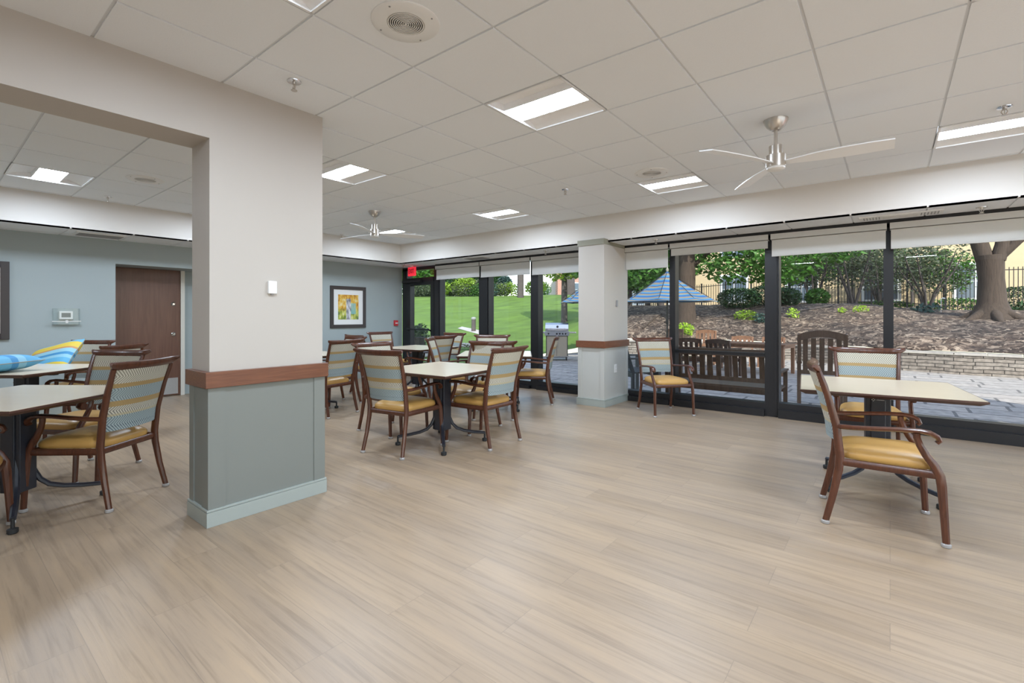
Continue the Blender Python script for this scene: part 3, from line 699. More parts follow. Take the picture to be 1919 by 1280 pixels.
t = wallthing('alarm_pull', 6.555, 1.12, 'small red fire alarm pull station on the blue wall by the glass door', 'fire alarm')
MB().box((0, -.05, -.06), (.035, .05, .06)).build('body', M['red'], t, smooth=False, bevel=.004)
MB().box((.035, -.03, -.012), (.05, .03, .008)).build('handle', M['white'], t, smooth=False)
t = thing('wall_sensor', (PX1, 1.483, 1.46), 0, 'small white sensor box on the near pillar above the wood rail', 'sensor')
MB().box((0, -.028, -.042), (.022, .028, .042)).build('body', M['white'], t, smooth=False, bevel=.005)
MB().box((.005, -.008, -.05), (.014, .008, -.0425)).build('tab', M['grey'], t, smooth=False)
t = thing('wall_sensor', (QX1, 6.36, 1.455), 0, 'tiny grey switch on the right face of the window column', 'switch')
MB().box((0, -.02, -.045), (.02, .02, .045)).build('body', M['grey'], t, smooth=False, bevel=.003)
t = thing('power_outlet', (QX1, 6.33, .515), 0, 'white power outlet low on the right face of the window column', 'outlet')
MB().box((0, -.037, -.06), (.006, .037, .06)).build('cover_plate', M['white'], t, smooth=False, bevel=.002)
for z in (-.025, .025): MB().box((.006, -.016, z - .015), (.009, .016, z + .015)).build('socket', M['mesh_g'], t, smooth=False)

# ================================================================== DINING CHAIRS AND TABLES
def make_chair():
    t = thing('dining_chair', (0, 0, 0), 0, 'x', 'chair', 'dining chairs with striped woven backs')
    wd = M['chairwood']
    for sx in (-1, 1):
        l = MB().sweep([(sx * .238, -.283, .012), (sx * .228, -.243, .18), (sx * .223, -.214, .34), (sx * .223, -.208, .42), (sx * .226, -.226, .60), (sx * .234, -.270, .78), (sx * .243, -.318, .925)],
                       [.030, .032, .034, .034, .032, .030, .028], [.034, .038, .044, .046, .044, .038, .030]).build('leg', wd, t)
        MB().lathe([(.019, 0), (.023, .003), (.023, .016), (.018, .022)], 14, (sx * .238, -.283, 0)).build('glide', M['cap'], l)
    for sx in (-1, 1):
        l = MB().sweep([(sx * .262, .272, .012), (sx * .260, .262, .20), (sx * .257, .254, .33), (sx * .256, .247, .385), (sx * .255, .225, .435), (sx * .255, .188, .49), (sx * .256, .160, .545), (sx * .258, .148, .585), (sx * .259, .146, .612)],
                       [.030, .032, .034, .034, .032, .030, .030, .030, .032], [.032, .036, .042, .044, .042, .038, .034, .032, .032]).build('leg', wd, t)
        MB().lathe([(.019, 0), (.023, .003), (.023, .016), (.018, .022)], 14, (sx * .262, .272, 0)).build('glide', M['cap'], l)
    for sx in (-1, 1):
        MB().sweep([(sx * .229, -.222, .600), (sx * .246, -.15, .603), (sx * .258, -.04, .612), (sx * .262, .07, .622), (sx * .262, .16, .625), (sx * .262, .205, .618), (sx * .262, .236, .600), (sx * .262, .244, .580), (sx * .262, .232, .566)],
                   [.030, .036, .046, .050, .052, .050, .046, .044, .040], [.028, .026, .024, .024, .024, .026, .026, .026, .020]).build('armrest', wd, t)
    fr = MB()
    fr.sweep([(-.245, .240, .385), (.245, .240, .385)], .042, .028, (0, 0, 1)).sweep([(-.215, -.205, .385), (.215, -.205, .385)], .042, .028, (0, 0, 1))
    for sx in (-1, 1): fr.sweep([(sx * .222, -.20, .385), (sx * .250, .24, .385)], .042, .028, (0, 0, 1))
    fr.build('seat_frame', wd, t)
    # domed cushion
    def cush(u, v):
        a = 2 * math.pi * u
        c, s_ = math.cos(a), math.sin(a); n = .34
        px = math.copysign(abs(c) ** n, c); py = math.copysign(abs(s_) ** n, s_)
        prof = [(1., .404), (1.02, .415), (1.02, .432), (.985, .448), (.90, .462), (.72, .476), (.45, .484), (.2, .487), (.001, .487)]
        k = v * (len(prof) - 1); i = min(int(k), len(prof) - 2); q = k - i
        r = prof[i][0] * (1 - q) + prof[i + 1][0] * q; z = prof[i][1] * (1 - q) + prof[i + 1][1] * q
        y = .022 + r * py * .228
        return (r * px * (.205 + .028 * (y + .2) / .45), y, z)
    MB().grid(cush, 40, 8).build('seat', M['vinyl'], t)
    # curved woven back
    zs = [.508, .515, .60, .68, .76, .84, .90, .918]
    def yprof(z):
        P = [(.42, -.208), (.60, -.226), (.78, -.270), (.925, -.318)]
        for (a, b), (c_, d_) in zip(P, P[1:]):
            if z <= c_: return b + (d_ - b) * (z - a) / (c_ - a)
        return P[-1][1]
    bk = MB(); nu = 10
    def back(side):
        def f(u, v):
            k = v * (len(zs) - 1); z = zs[int(round(k))]; hw = .214 + .018 * (z - .5) / .42
            x = -hw + 2 * hw * u; q = (x / hw) ** 2; th = .012 * (1 - q ** 6)
            return (x, yprof(z) - .042 * (1 - q) + side * th, z)
        return f
    bk.grid(back(1), nu, len(zs) - 1); bk.grid(back(-1), nu, len(zs) - 1)
    for v in (0, 1):
        bk.grid(lambda u, w, v=v: tuple(Vector(back(1)(u, v)).lerp(Vector(back(-1)(u, v)), w)), nu, 1)
    bk.build('backrest', M['fabric'], t)
    xs = [-.292, -.272, -.245, -.18, -.09, 0, .09, .18, .245, .272, .292]
    path = []
    for x in xs:
        ax = abs(x); q = min(1, ax / .245)
        y = -.362 + .038 * q * q; z = .940 + .006 * q * q
        if ax > .25: y -= (ax - .25) * .55; z += (ax - .25) * .45
        path.append((x, y, z))
    MB().sweep(path, [.020, .034, .050, .054, .056, .056, .056, .054, .050, .034, .020], [.016, .026, .033, .033, .033, .033, .033, .033, .033, .026, .016], (0, -.32, .95)).build('top_rail', wd, t)
    return t
PROTO = make_chair()
K = 1.037
CH = [  # x, y, facing degrees (in plan, counter-clockwise from +X), label
    (-.06 , 3.76, 7, 'dining chair on the right seen from the side, striped back, arms nearest the camera'),
    (-.14, 5.30, 277, 'dining chair facing the camera on the window side of the right table'),
    (-2.33, 6.16, -42, 'lone dining chair standing against the window right of the column'),
    (-3.66, 2.93, 100, 'dining chair seen from behind at the middle table, nearest to the near pillar'),
    (-3.24, 3.62, 181, 'dining chair seen from behind at the right side of the middle table'),
    (-3.76, 3.94, 271, 'dining chair facing the camera on the far side of the middle table'),
    (-4.34, 3.33, 3, 'dining chair behind the middle table, its back showing just left of the tabletop'),
    (-5.76, 3.38, 191, 'dining chair standing just right of the near pillar, seen from behind'),
    (-6.30, 3.80, 268, 'dining chair facing the camera under the framed print, behind the chair beside the pillar'),
    (-6.66, 4.72, 85, 'dining chair with its back to the camera just right below the framed print'),
    (-7.28, 5.55, 0, 'dining chair against the blue wall between the framed print and the red alarm'),
    (-5.72, 5.08, 183, 'dining chair at the right side of the far left table, beside the glass door'),
    (-6.18, 5.76, 268, 'dining chair on the window side of the far left table by the glass door'),
    (-4.80, 4.73, 37, 'dining chair turned side-on between the far left table and the grill-side table'),
    (-4.80, 5.52, 307, 'dining chair on the far window side of the grill-side table'),
    (-3.95, 4.62, 127, 'dining chair seen from behind at the grill-side table, mostly hidden by nearer chairs'),
    (-4.14, 5.73, 211, 'dining chair seen from the side in front of the grill window, left of the column'),
    (-4.33, .82, 216, 'dining chair with yellow seat at the left front table, seen from behind, nearest the pillar'),
    (-5.17, .86, 301, 'dining chair facing the camera behind the left front table, left of the nearest yellow chair'),
    (-6.60, 1.20, 215, 'dining chair at the left back table, only its curled top rail showing by the door'),
    (-7.62, 1.13, 305, 'dining chair facing the camera behind the yellow striped cushion'),
    (-4.00, .055, 78, 'dining chair cut by the left edge of the photo, nearest the camera'),
]
for i, (x, y, a, lab) in enumerate(CH):
    o = PROTO if i == 0 else copy_tree(PROTO)
    o.location = (x, y, 0); o.rotation_euler = (0, 0, R(a - 90)); o['label'] = lab

def make_table():
    t = thing('dining_table', (0, 0, 0), 0, 'x', 'table', 'square pedestal dining tables')
    h = .485; zt = .752
    MB().box((-h, -h, zt - .006), (h, h, zt)).build('tabletop', M['lam'], t, smooth=False)
    ed = MB(); n = 0
    for z, q in ((zt - .0055, h), (zt - .002, h + .006), (zt - .014, h + .007), (zt - .034, h - .028)):
        ed.v += [(-q, -q, z), (q, -q, z), (q, q, z), (-q, q, z)]
    for i in range(3):
        for j in range(4): ed.f.append((i * 4 + j, i * 4 + (j + 1) % 4, i * 4 + 4 + (j + 1) % 4, i * 4 + 4 + j)); ed.m.append(0)
    ed.f.append((12, 13, 14, 15)); ed.m.append(0)
    ed.build('edge_band', M['edge'], t, smooth=False)
    MB().box((-.20, -.20, zt - .055), (.20, .20, zt - .034)).box((-.30, -.025, zt - .062), (.30, .025, zt - .040)).box((-.025, -.30, zt - .062), (.025, .30, zt - .040)).build('mounting_plate', M['steel_dk'], t, smooth=False)
    MB().box((.20, -.03, zt - .058), (.235, .03, zt - .04)).build('latch', M['chrome'], t, smooth=False)
    c = MB(); c.box((-.075, -.055, .14), (.075, .055, zt - .05)); c.box((-.045, -.066, .14), (.045, .066, zt - .06)); c.build('column', M['steel_dk'], t, smooth=False, bevel=.006)
    for k in range(4):
        a = R(45 + 90 * k); cx, sx = math.cos(a), math.sin(a)
        pts = [(.055, .36), (.075, .26), (.105, .19), (.15, .145), (.22, .118), (.32, .098), (.43, .085)]
        l = MB().sweep([(r * cx, r * sx, z) for r, z in pts], [.030, .032, .034, .036, .036, .034, .030], [.030, .030, .030, .030, .028, .028, .026], (-sx, cx, 0)).build('leg', M['steel_dk'], t)
        MB().lathe([(.020, 0.0), (.026, .006), (.026, .028), (.010, .034), (.009, .09)], 14, (.43 * cx, .43 * sx, 0)).build('foot', M['rubber'], l)
    return t
TP = make_table()
TB = [(-.075, 4.47, 7, 'square dining table on the right beside the window with one chair side-on to it'), (-3.515, 3.30, 4, 'square dining table in the middle of the room, fully in view'),
      (-4.44, .425, 37, 'square cream dining table at the left edge in front, nearest the camera'), (-6.66, .70, 37, 'square cream dining table at the left edge behind, with striped cushions'),
      (-6.27, 3.32, 4, 'dining table of which a corner shows just right of the near pillar'), (-6.17, 5.24, 8, 'far dining table by the blue wall and the glass door'),
      (-4.30, 5.06, 37, 'dining table turned cornerwise by the windows next to the grill outside')]
for i, (x, y, a, lab) in enumerate(TB):
    o = TP if i == 0 else copy_tree(TP)
    o.location = (x, y, 0); o.rotation_euler = (0, 0, R(a)); o['label'] = lab
# small maker's mark on the column of the right table
mk = MB()
for dx, dz in ((0, .008), (0, -.008), (.008, 0), (-.008, 0)):
    mk.box((-.03 + dx - .003, -.0685, .655 + dz - .003), (-.03 + dx + .003, -.0665, .655 + dz + .003))
mk.box((-.012, -.0685, .6535), (.035, -.0665, .6565))
mk.build('mark', M['mesh_g'], TP, smooth=False)

# cushions
def cushion(w, h, th, mat, loc, rot, label):
    def f(sgn):
        def g(u, v):
            x, y = 2 * u - 1, 2 * v - 1
            k = (1 - x ** 4) * (1 - y ** 4)
            px = x * (1 - .07 * (1 - abs(y)) ** 1.2 * 1.0 * abs(x)); py = y * (1 - .07 * (1 - abs(x)) ** 1.2 * abs(y))
            return (px * w / 2, py * h / 2, sgn * th / 2 * max(0, k) ** .55)
        return g
    t = thing('cushion', loc, 0, label, 'cushion', 'striped cushions'); t.rotation_euler = rot
    mb = MB().grid(f(1), 22, 22, uvs=True).grid(f(-1), 22, 22, uvs=True); mb.build('cover', mat, t)
    ring = [Vector(f(0)(u, v)) for u, v in [(i / 12, 0) for i in range(12)] + [(1, i / 12) for i in range(12)] + [(1 - i / 12, 1) for i in range(12)] + [(0, 1 - i / 12) for i in range(13)]]
    MB().tube(ring, .004, 6).build('piping', M['olive'], t)
    return t
cushion(.50, .50, .15, M['cushionb'], (-6.50, .46, .827), (R(2), R(-3), R(28)), 'blue striped cushion lying flat on the left back table')
cushion(.62, .46, .15, M['cushion'], (-7.42, .97, .775), (R(46), R(-14), R(35)), 'yellow and blue striped cushion propped up behind the left back table')

# ================================================================== OUTDOORS
PZ = -.12
WALLP = [(-9.3, 16.3), (-6, 16.7), (-3.6, 17.3), (-2.4, 17.3), (-1.2, 16.6), (.25, 15.8), (1.2, 15.55), (2.33, 15.45), (5, 15.1), (12, 14.6)]
def wy(x):
    for (a, b), (c, d_) in zip(WALLP, WALLP[1:]):
        if x <= c: return b + (d_ - b) * (x - a) / (c - a)
    return WALLP[-1][1]
def sm(t): t = max(0, min(1, t)); return t * t * (3 - 2 * t)
def hl(x, y):
    t = -.622 * x + .783 * y
    P = [(-50, -.12), (13.5, -.12), (18, .05), (22, .35), (28, .95), (36, 2.0), (45, 3.15), (55, 3.6), (120, 3.7)]
    for (a, b), (c, d_) in zip(P, P[1:]):
        if t <= c: z = b + (d_ - b) * (t - a) / (c - a); break
    else: z = 3.7
    return z + (.10 * math.sin(x * .35 + 1) * math.sin(y * .28) + .05 * math.sin(x * .9 - y * .5)) * sm((t - 15) / 12)
def hm(x, y):
    w = wy(x); u = max(0, min(1, (y - w) / 7.0)); top = 1.8 if x < -2 else 1.8 - .35 * sm((x + 2) / 4)
    return .36 + (top - .36) * u ** .72
def edge_x(y): return -9.3 - .53 * max(0, y - 16.3)
def ht(x, y):
    e_ = edge_x(y); k = sm((x - e_ + 2.5) / 4)
    if y < wy(max(x, -9.3)): return hl(x, y)
    return hl(x, y) * (1 - k) + hm(x, y) * k
def patch(name, f, nu, nv, mat):
    o = MB().grid(f, nu, nv).build(name, mat); o['kind'] = 'structure'; return o
def fl(u, v):
    y = 6.9 + 110 * v ** 1.7; e_ = edge_x(y); x = e_ - (1 - u) ** 1.6 * 110; return (x, y, ht(x, y) - .005)
patch('lawn', fl, 70, 90, M['lawn'])
struct('lawn', MB().quad((-119, -40, PZ - .02), (-9.4, -40, PZ - .02), (-9.4, 6.9, PZ - .02), (-119, 6.9, PZ - .02)), M['lawn'], smooth=False)
def fm(u, v):
    y0 = None; x = -9.3 + 40 * u ** 1.2
    y = wy(x) + .12 + 60 * v ** 1.8
    x2 = x + (edge_x(y) + 9.3) * (1 - u) ** 3
    j = .035 * math.sin(x * 5.1 + y * 2.3) * math.sin(y * 4.7 - x) * (1 if 0 < v < 1 else 0)
    return (x2, y, ht(x2, y) + j * (1 if y < 26 else 0))
patch('mulch_bed', fm, 160, 90, M['mulch'])
struct('patio', MB().box((-9.4, WY + .1, PZ - .1), (30, 18.2, PZ)), M['flag'], smooth=False)
# retaining wall
rw = MB(); cp = MB(); acc = 0
for (a, b) in zip(WALLP, WALLP[1:]):
    A, B = Vector((*a, 0)), Vector((*b, 0)); L = (B - A).length
    rw.quad((*a, PZ), (*b, PZ), (*b, .34), (*a, .34), 0, [(acc, 0), (acc + L, 0), (acc + L, .46), (acc, .46)])
    n_ = Vector((-(B - A).y, (B - A).x, 0)).normalized() * .3
    rw.quad((*b, PZ), (*a, PZ), tuple(A + n_ + Vector((0, 0, PZ))), tuple(B + n_ + Vector((0, 0, PZ))))
    k = max(1, int(L / .55)); u = (B - A) / k
    for i in range(k):
        p, q = A + u * i, A + u * (i + 1); g = u.normalized() * .008; f_ = n_.normalized() * -.03; dz = rnd.uniform(-.006, .006)
        P = [p + g + f_, q - g + f_, q - g + n_, p + g + n_]; n0 = len(cp.v)
        cp.v += [(w.x, w.y, .34 + dz) for w in P] + [(w.x, w.y, .395 + dz) for w in P]
        for fc in ((0, 3, 2, 1), (4, 5, 6, 7), (0, 1, 5, 4), (1, 2, 6, 5), (2, 3, 7, 6), (3, 0, 4, 7)): cp.f.append(tuple(n0 + z for z in fc)); cp.m.append(0)
    acc += L
t = thing('retaining_wall', (0, 15.8, PZ), 0, 'low stacked stone retaining wall along the far side of the patio', 'stone wall')
for mb, nme, mt in ((rw, 'stonework', M['stone']), (cp, 'coping', M['capstone'])):
    o = mb.build(nme, mt, smooth=False, fix=False); o.parent = t; o.location = (0, -15.8, -PZ)

# --- foliage helpers
def leaves(mb, c, r, n, size, rg, flat=1., shell=.35):
    for _ in range(n):
        while True:
            p = Vector((rg.uniform(-1, 1), rg.uniform(-1, 1), rg.uniform(-1, 1)))
            if shell < p.length <= 1: break
        q = Vector((c[0] + p.x * r[0], c[1] + p.y * r[1], c[2] + p.z * r[2]))
        a = Vector((rg.uniform(-1, 1), rg.uniform(-1, 1), rg.uniform(-.6, .6) * flat)).normalized()
        b = a.cross(Vector((rg.uniform(-1, 1), rg.uniform(-1, 1), rg.uniform(-1, 1))).normalized())
        if b.length < .1: continue
        b.normalize(); s1, s2 = size * rg.uniform(.7, 1.3), size * rg.uniform(.35, .6)
        n0 = len(mb.v); mb.v += [tuple(q - a * s1), tuple(q + b * s2), tuple(q + a * s1), tuple(q - b * s2)]; mb.f.append((n0, n0 + 1, n0 + 2, n0 + 3)); mb.m.append(0)
def plant(name, loc, blobs, stems, leafm, stemm, label, cat, group=None, n=1500, size=.08, seed=1, shell=.35, flat=1.):
    rg = random.Random(seed); t = thing(name, loc, 0, label, cat, group)
    if blobs:
        mb = MB(); V = sum(b[3] * b[4] * b[5] for b in blobs)
        for b in blobs: leaves(mb, b[:3], b[3:], max(8, int(n * b[3] * b[4] * b[5] / V)), size, rg, flat, shell)
        mb.build('foliage', leafm, t, smooth=False, fix=False)
    if stems:
        s_ = MB()
        for path, rr in stems: s_.tube(path, rr, 10)
        s_.build('trunk' if name.endswith('tree') else 'stem', stemm, t)
    return t
def cam_pt(px, d): # bearing (pixel column) and distance from the camera station -> plan point, used only to read the survey
    x = (px - 960) / 892.5 * d; s_, c = math.sin(.671), math.cos(.671); return (x * c - d * s_, x * s_ + d * c)

# big tree on the right
bx_, by_ = 2.45, 20.6; bz = ht(bx_, by_)
stems = [([(0, 0, -.15), (0, 0, .1), (0, .0, .45), (-.02, 0, 1.2), (-.05, 0, 1.9)], [.70, .48, .345, .30, .33]),
         ([(-.12, 0, 1.6), (-.28, 0, 2.3), (-.55, 0, 3.2), (-.8, .2, 4.6)], [.22, .21, .19, .14]),
         ([(.12, 0, 1.75), (.22, 0, 2.2), (.35, .1, 3.2), (.4, .1, 4.8)], [.19, .17, .15, .11]),
         ([(.22, 0, 1.9), (.55, 0, 2.3), (1.1, .1, 2.85), (2., .2, 3.6)], [.13, .12, .10, .07])]
for k in range(7):
    a = k * .9 + .3; stems.append(([(.3 * math.cos(a), .3 * math.sin(a), .12), (.75 * math.cos(a), .75 * math.sin(a), -.10), (1.2 * math.cos(a), 1.2 * math.sin(a), -.25)], [.16, .10, .03]))
plant('shade_tree', (bx_, by_, bz), [(-1.2, 0, 5.6, 2.6, 2.2, 1.5), (1.6, .5, 5.8, 2.6, 2.2, 1.6), (-3.4, .6, 3.9, 1.3, 1.1, .8), (-2.4, .4, 4.3, 1.2, 1., .7)], stems, M['leafg'], M['bark'],
      'big tree with a thick brown forked trunk on the mulch slope at the right', 'tree', None, 5200, .12, 3)
# maple behind the striped parasol
mx_, my_ = -6.36, 19.2; mz = ht(mx_, my_)
plant('maple_tree', (mx_, my_, mz), [(-2.2, .3, 2.35, 1.9, 1.4, 1.0), (1.7, .6, 2.45, 1.5, 1.4, 1.05), (3.2, 1., 2.35, 1.4, 1.3, 1.05), (.3, .4, 4.6, 3.2, 2.6, 1.4), (-4.6, .8, 3., 1.6, 1.5, 1.1), (4.8, 1.4, 2.9, 1.1, 1.1, .8)],
      [([(0, 0, -.1), (0, 0, .5), (.02, 0, 2), (0, 0, 4.2)], [.42, .35, .33, .27]), ([(0, 0, 2.), (1, .3, 2.9), (2.6, .7, 3.3)], [.1, .07, .03]), ([(0, 0, 1.9), (-1, .2, 2.7), (-2.4, .3, 3.)], [.1, .07, .03])],
      M['leafg'], M['bark'], 'leafy green tree with a straight brown trunk behind the striped parasol', 'tree', None, 15000, .11, 5)
# multi-stemmed small trees by the fence
for i, (px, d_, w_, hgt, sd) in enumerate([(1525, 22.5, .9, 2.5, 11), (1600, 21.0, 1.0, 2.3, 12), (1650, 23, .9, 2.5, 14), (1738, 20.5, 1.5, 2.4, 13)]):
    x, y = cam_pt(px, d_); z = ht(x, y); st = []
    rg = random.Random(sd)
    for k in range(6):
        a = k * 1.05 + rg.random(); st.append(([(.05 * math.cos(a), .05 * math.sin(a), -.05), (.28 * math.cos(a), .28 * math.sin(a), .7), (.6 * w_ * math.cos(a), .6 * w_ * math.sin(a), 1.7), (.8 * w_ * math.cos(a), .8 * w_ * math.sin(a), 2.4)], [.05, .042, .03, .015]))
    plant('small_tree', (x, y, z), [(0, 0, 1.9 + .25 * hgt, w_, w_, hgt * .36), (-.4 * w_, .1, 1.5, w_ * .7, w_ * .7, .8), (.4 * w_, .1, 1.45, w_ * .75, w_ * .75, .85)], st, M['leafp'], M['barkgrey'],
          ['slim grey-green tree by the iron fence, just right of the heavy mullion', 'grey-green multi-stemmed tree left of the narrow black mullion', 'grey-green tree hidden behind the narrow black mullion', 'wide grey-green multi-stemmed tree right of the narrow black mullion'][i],
          'tree', 'small multi-stemmed trees along the fence', 1500, .07, sd, shell=.2)
# hedges and ground plants
def hedge(px, d_, r, label, n, m='leafd', sz=.055, zo=0., seed=2):
    x, y = cam_pt(px, d_); z = ht(x, y); plant('hedge_shrub', (x, y, z + zo), [(0, 0, r[2] * .85, *r)], None, M[m], None, label, 'shrub', 'shrubs along the fence', n, sz, seed, shell=.72)
hedge(1385, 21.2, (.95, .7, .48), 'clipped dark green hedge left half, right of the parasol', 2600, seed=21)
hedge(1440, 21.4, (.95, .7, .50), 'clipped dark green hedge behind the heavy black mullion', 2600, seed=22)
hedge(1478, 21.0, (.55, .5, .42), 'round dark green shrub just right of the heavy black mullion', 1500, seed=23)
hedge(1532, 22.0, (.5, .5, .40), 'bright green spiky shrub at the foot of the fence', 900, 'leafg', .09, seed=24)
hedge(1790, 21.5, (1.1, .6, .35), 'low green shrub left of the big tree trunk', 900, 'leafg', .07, seed=25)
hedge(1912, 21.0, (1.1, .8, .62), 'dark green hedge right of the big tree trunk', 2600, seed=26)
hedge(1655, 22.5, (1.2, .4, .18), 'low grassy green plants at the fence foot behind the narrow mullion', 700, 'leafg', .07, seed=27)
def gplant(name, px, d_, r, m, label, n, sz, seed, cat='plant', flat=1.):
    x, y = cam_pt(px, d_); z = ht(x, y) if y > wy(x) else PZ
    plant(name, (x, y, z), [(0, 0, r[2] * .7, *r)], [([(0, 0, -.02), (0, 0, r[2])], [.01, .008])], M[m], M['leafg'], label, cat, 'garden plants on the mulch slope', n, sz, seed, shell=.1, flat=flat)
gplant('garden_plant', 1280, 17.2, (.42, .35, .26), 'lime', 'bright lime green plant beside the parasol pole at the patio wall', 420, .055, 31)
gplant('garden_plant', 1398, 18.5, (.45, .35, .22), 'leafy', 'green leafy plant above the outdoor dining tables', 260, .06, 32)
gplant('garden_plant', 1430, 17.8, (.35, .3, .2), 'leafb', 'blue-green plant left of the heavy black mullion', 200, .06, 33)
gplant('garden_plant', 1487, 18.0, (.22, .2, .22), 'lime', 'small lime plant just right of the heavy black mullion', 120, .05, 34)
gplant('garden_plant', 1579, 17.6, (.16, .15, .1), 'lime', 'small lime tuft above the slatted rocking chair', 90, .04, 35)
gplant('garden_plant', 1613, 17.2, (.28, .2, .15), 'lime', 'lime tuft right of the slatted rocking chair', 140, .045, 36)
gplant('garden_plant', 1737, 16.6, (.42, .3, .17), 'leafb', 'broad-leaved hosta behind the stone wall near the path light', 70, .11, 37)
gplant('garden_plant', 1912, 16.4, (.35, .3, .2), 'leafd', 'dark plant at the right edge behind the stone wall', 80, .08, 38)
gplant('garden_plant', 1905, 19.5, (.5, .3, .12), 'leafg', 'low green plant right of the big tree foot', 160, .06, 39)
# exposed roots and edging cord on the mulch
for i, (pts, rr, lab) in enumerate([([(1683, 17.3), (1720, 17.6), (1770, 17.9), (1830, 18.2), (1880, 18.0)], .018, 'pale cord lying across the mulch behind the right stone wall'),
                                    ([(1342, 19.2), (1380, 19.4), (1420, 19.0), (1470, 19.0), (1560, 19.2)], .03, 'pale root running over the mulch behind the bench window'),
                                    ([(1205, 18.6), (1225, 20.0), (1240, 21.0)], .04, 'dark branch lying on the mulch left of the parasol'),
                                    ([(1290, 19.4), (1310, 20.2), (1302, 20.9), (1330, 21.2)], .03, 'curved root under the parasol edge'),
                                    ([(1600, 20.2), (1622, 19.8), (1645, 19.7)], .03, 'pale root left of the narrow black mullion')]):
    P = []
    for px, dd in pts: x, y = cam_pt(px, dd); P.append((x, y, ht(x, y) + .03))
    o = MB().tube(P, rr, 6).build('root' if 'cord' not in lab else 'cord', M['barkgrey'] if 'dark' not in lab else M['bark'])
    tag(o, lab, 'cord' if 'cord' in lab else 'root')
x, y = cam_pt(1764, 16.4); t = thing('path_light', (x, y, ht(x, y)), R(40), 'thin hooked path light standing behind the stone wall', 'path light')
MB().tube([(0, 0, -.05), (0, 0, .42), (.02, 0, .47), (.07, 0, .49)], .009, 8).build('stake', M['mesh_g'], t)
MB().lathe([(.05, -.012), (.045, .0), (.01, .02)], 14, (.09, 0, .475)).build('shade', M['mesh_g'], t)

# --- iron fence
def fz(x): # top of fence
    return 3.05 + .60 * sm((x + 8.3) / 6) if x < -1 else 3.65 - .38 * sm((x + 1) / 5)
FY = 27.8
t = thing('iron_fence', (-2, FY, 1.5), 0, 'black iron picket fence along the top of the mulch slope', 'fence')
def put(o): o.parent = t; o.location = (2, -FY, -1.5); return o
xp = -12.2; posts = []
while xp < 12:
    z1 = fz(xp); put(MB().box((xp - .035, FY - .035, z1 - 2.1), (xp + .035, FY + .035, z1 + .06)).build('post', M['fence'], smooth=False)); posts.append(xp); xp += 1.28
for a, b in zip(posts, posts[1:]):
    pk = MB(); k = 10
    for i in range(1, k):
        x = a + (b - a) * i / k; z1 = fz(x); pk.box((x - .012, FY - .012, z1 - 1.85), (x + .012, FY + .012, z1))
    for dz in (-.12, -1.7): pk.sweep([(a, FY, fz(a) + dz), (b, FY, fz(b) + dz)], .03, .035, (0, 1, 0), rnd_=False)
    put(pk.build('picket_panel', M['fence'], smooth=False))

# --- buildings
def building(name, loc, rz, w, h, dpt, wallm, wins, label):
    t = thing(name, loc, rz, label, 'building')
    wl = MB().box((-w / 2, 0, 0), (w / 2, dpt, h))
    if wallm is M['brick']:
        wl = MB().quad((-w / 2, 0, 0), (w / 2, 0, 0), (w / 2, 0, h), (-w / 2, 0, h), 0, [(0, 0), (w, 0), (w, h), (0, h)]).box((-w / 2, .02, 0), (w / 2, dpt, h))
    wl.build('wall', wallm, t, smooth=False)
    MB().prism([(-w / 2 - .4, 0), (w / 2 + .4, 0), (w / 2 - 1, 2.2), (-w / 2 + 1, 2.2)], -.3, dpt + .3, 0, Tm((0, 0, h), (R(90), 0, 0)) @ Matrix.Scale(-1, 4, (0, 0, 1))).build('roof', M['grey'], t, smooth=False)
    for (x, z, ww, hh) in wins:
        f = MB().box((x - ww / 2 - .12, -.05, z - .12), (x + ww / 2 + .12, 0, z + hh + .12)).build('window', M['white'], t, smooth=False)
        p = MB()
        nx = 2 if ww > 1. else 1
        for i in range(nx):
            a = x - ww / 2 + ww * i / nx + .03; b = x - ww / 2 + ww * (i + 1) / nx - .03
            p.box((a, -.06, z), (b, -.05, z + hh / 2 - .02)); p.box((a, -.06, z + hh / 2 + .02), (b, -.05, z + hh))
        p.build('pane', M['winp'], f, smooth=False)
    return t
ws = [(x, z, 1.5, 1.7) for x in (-14, -10.5, -7.0, -3.2, .6, 4.4, 8.2, 12, 15.5) for z in (1.0, 4.0)]
building('apartment_building', (-1, 33.5, 1.2), R(0), 34, 7, 8, M['stucco'], ws, 'long beige apartment building with white windows behind the iron fence')
x, y = cam_pt(1040, 78)
building('white_house', (x, y, 3.4), R(30), 6.0, 5.5, 6, M['stuccog'], [(1., 1.2, 1.1, 1.2), (-1.4, 1.2, 1.1, 1.2), (1., 3.6, 1.1, 1.2)], 'white house beyond the lawn crest left of the column')
x, y = cam_pt(1084, 70)
building('brick_house', (x, y, 3.3), R(36), 6., 4.6, 6, M['brick'], [(-.6, 1.0, 2.4, 1.8)], 'red brick house beyond the lawn crest next to the column')

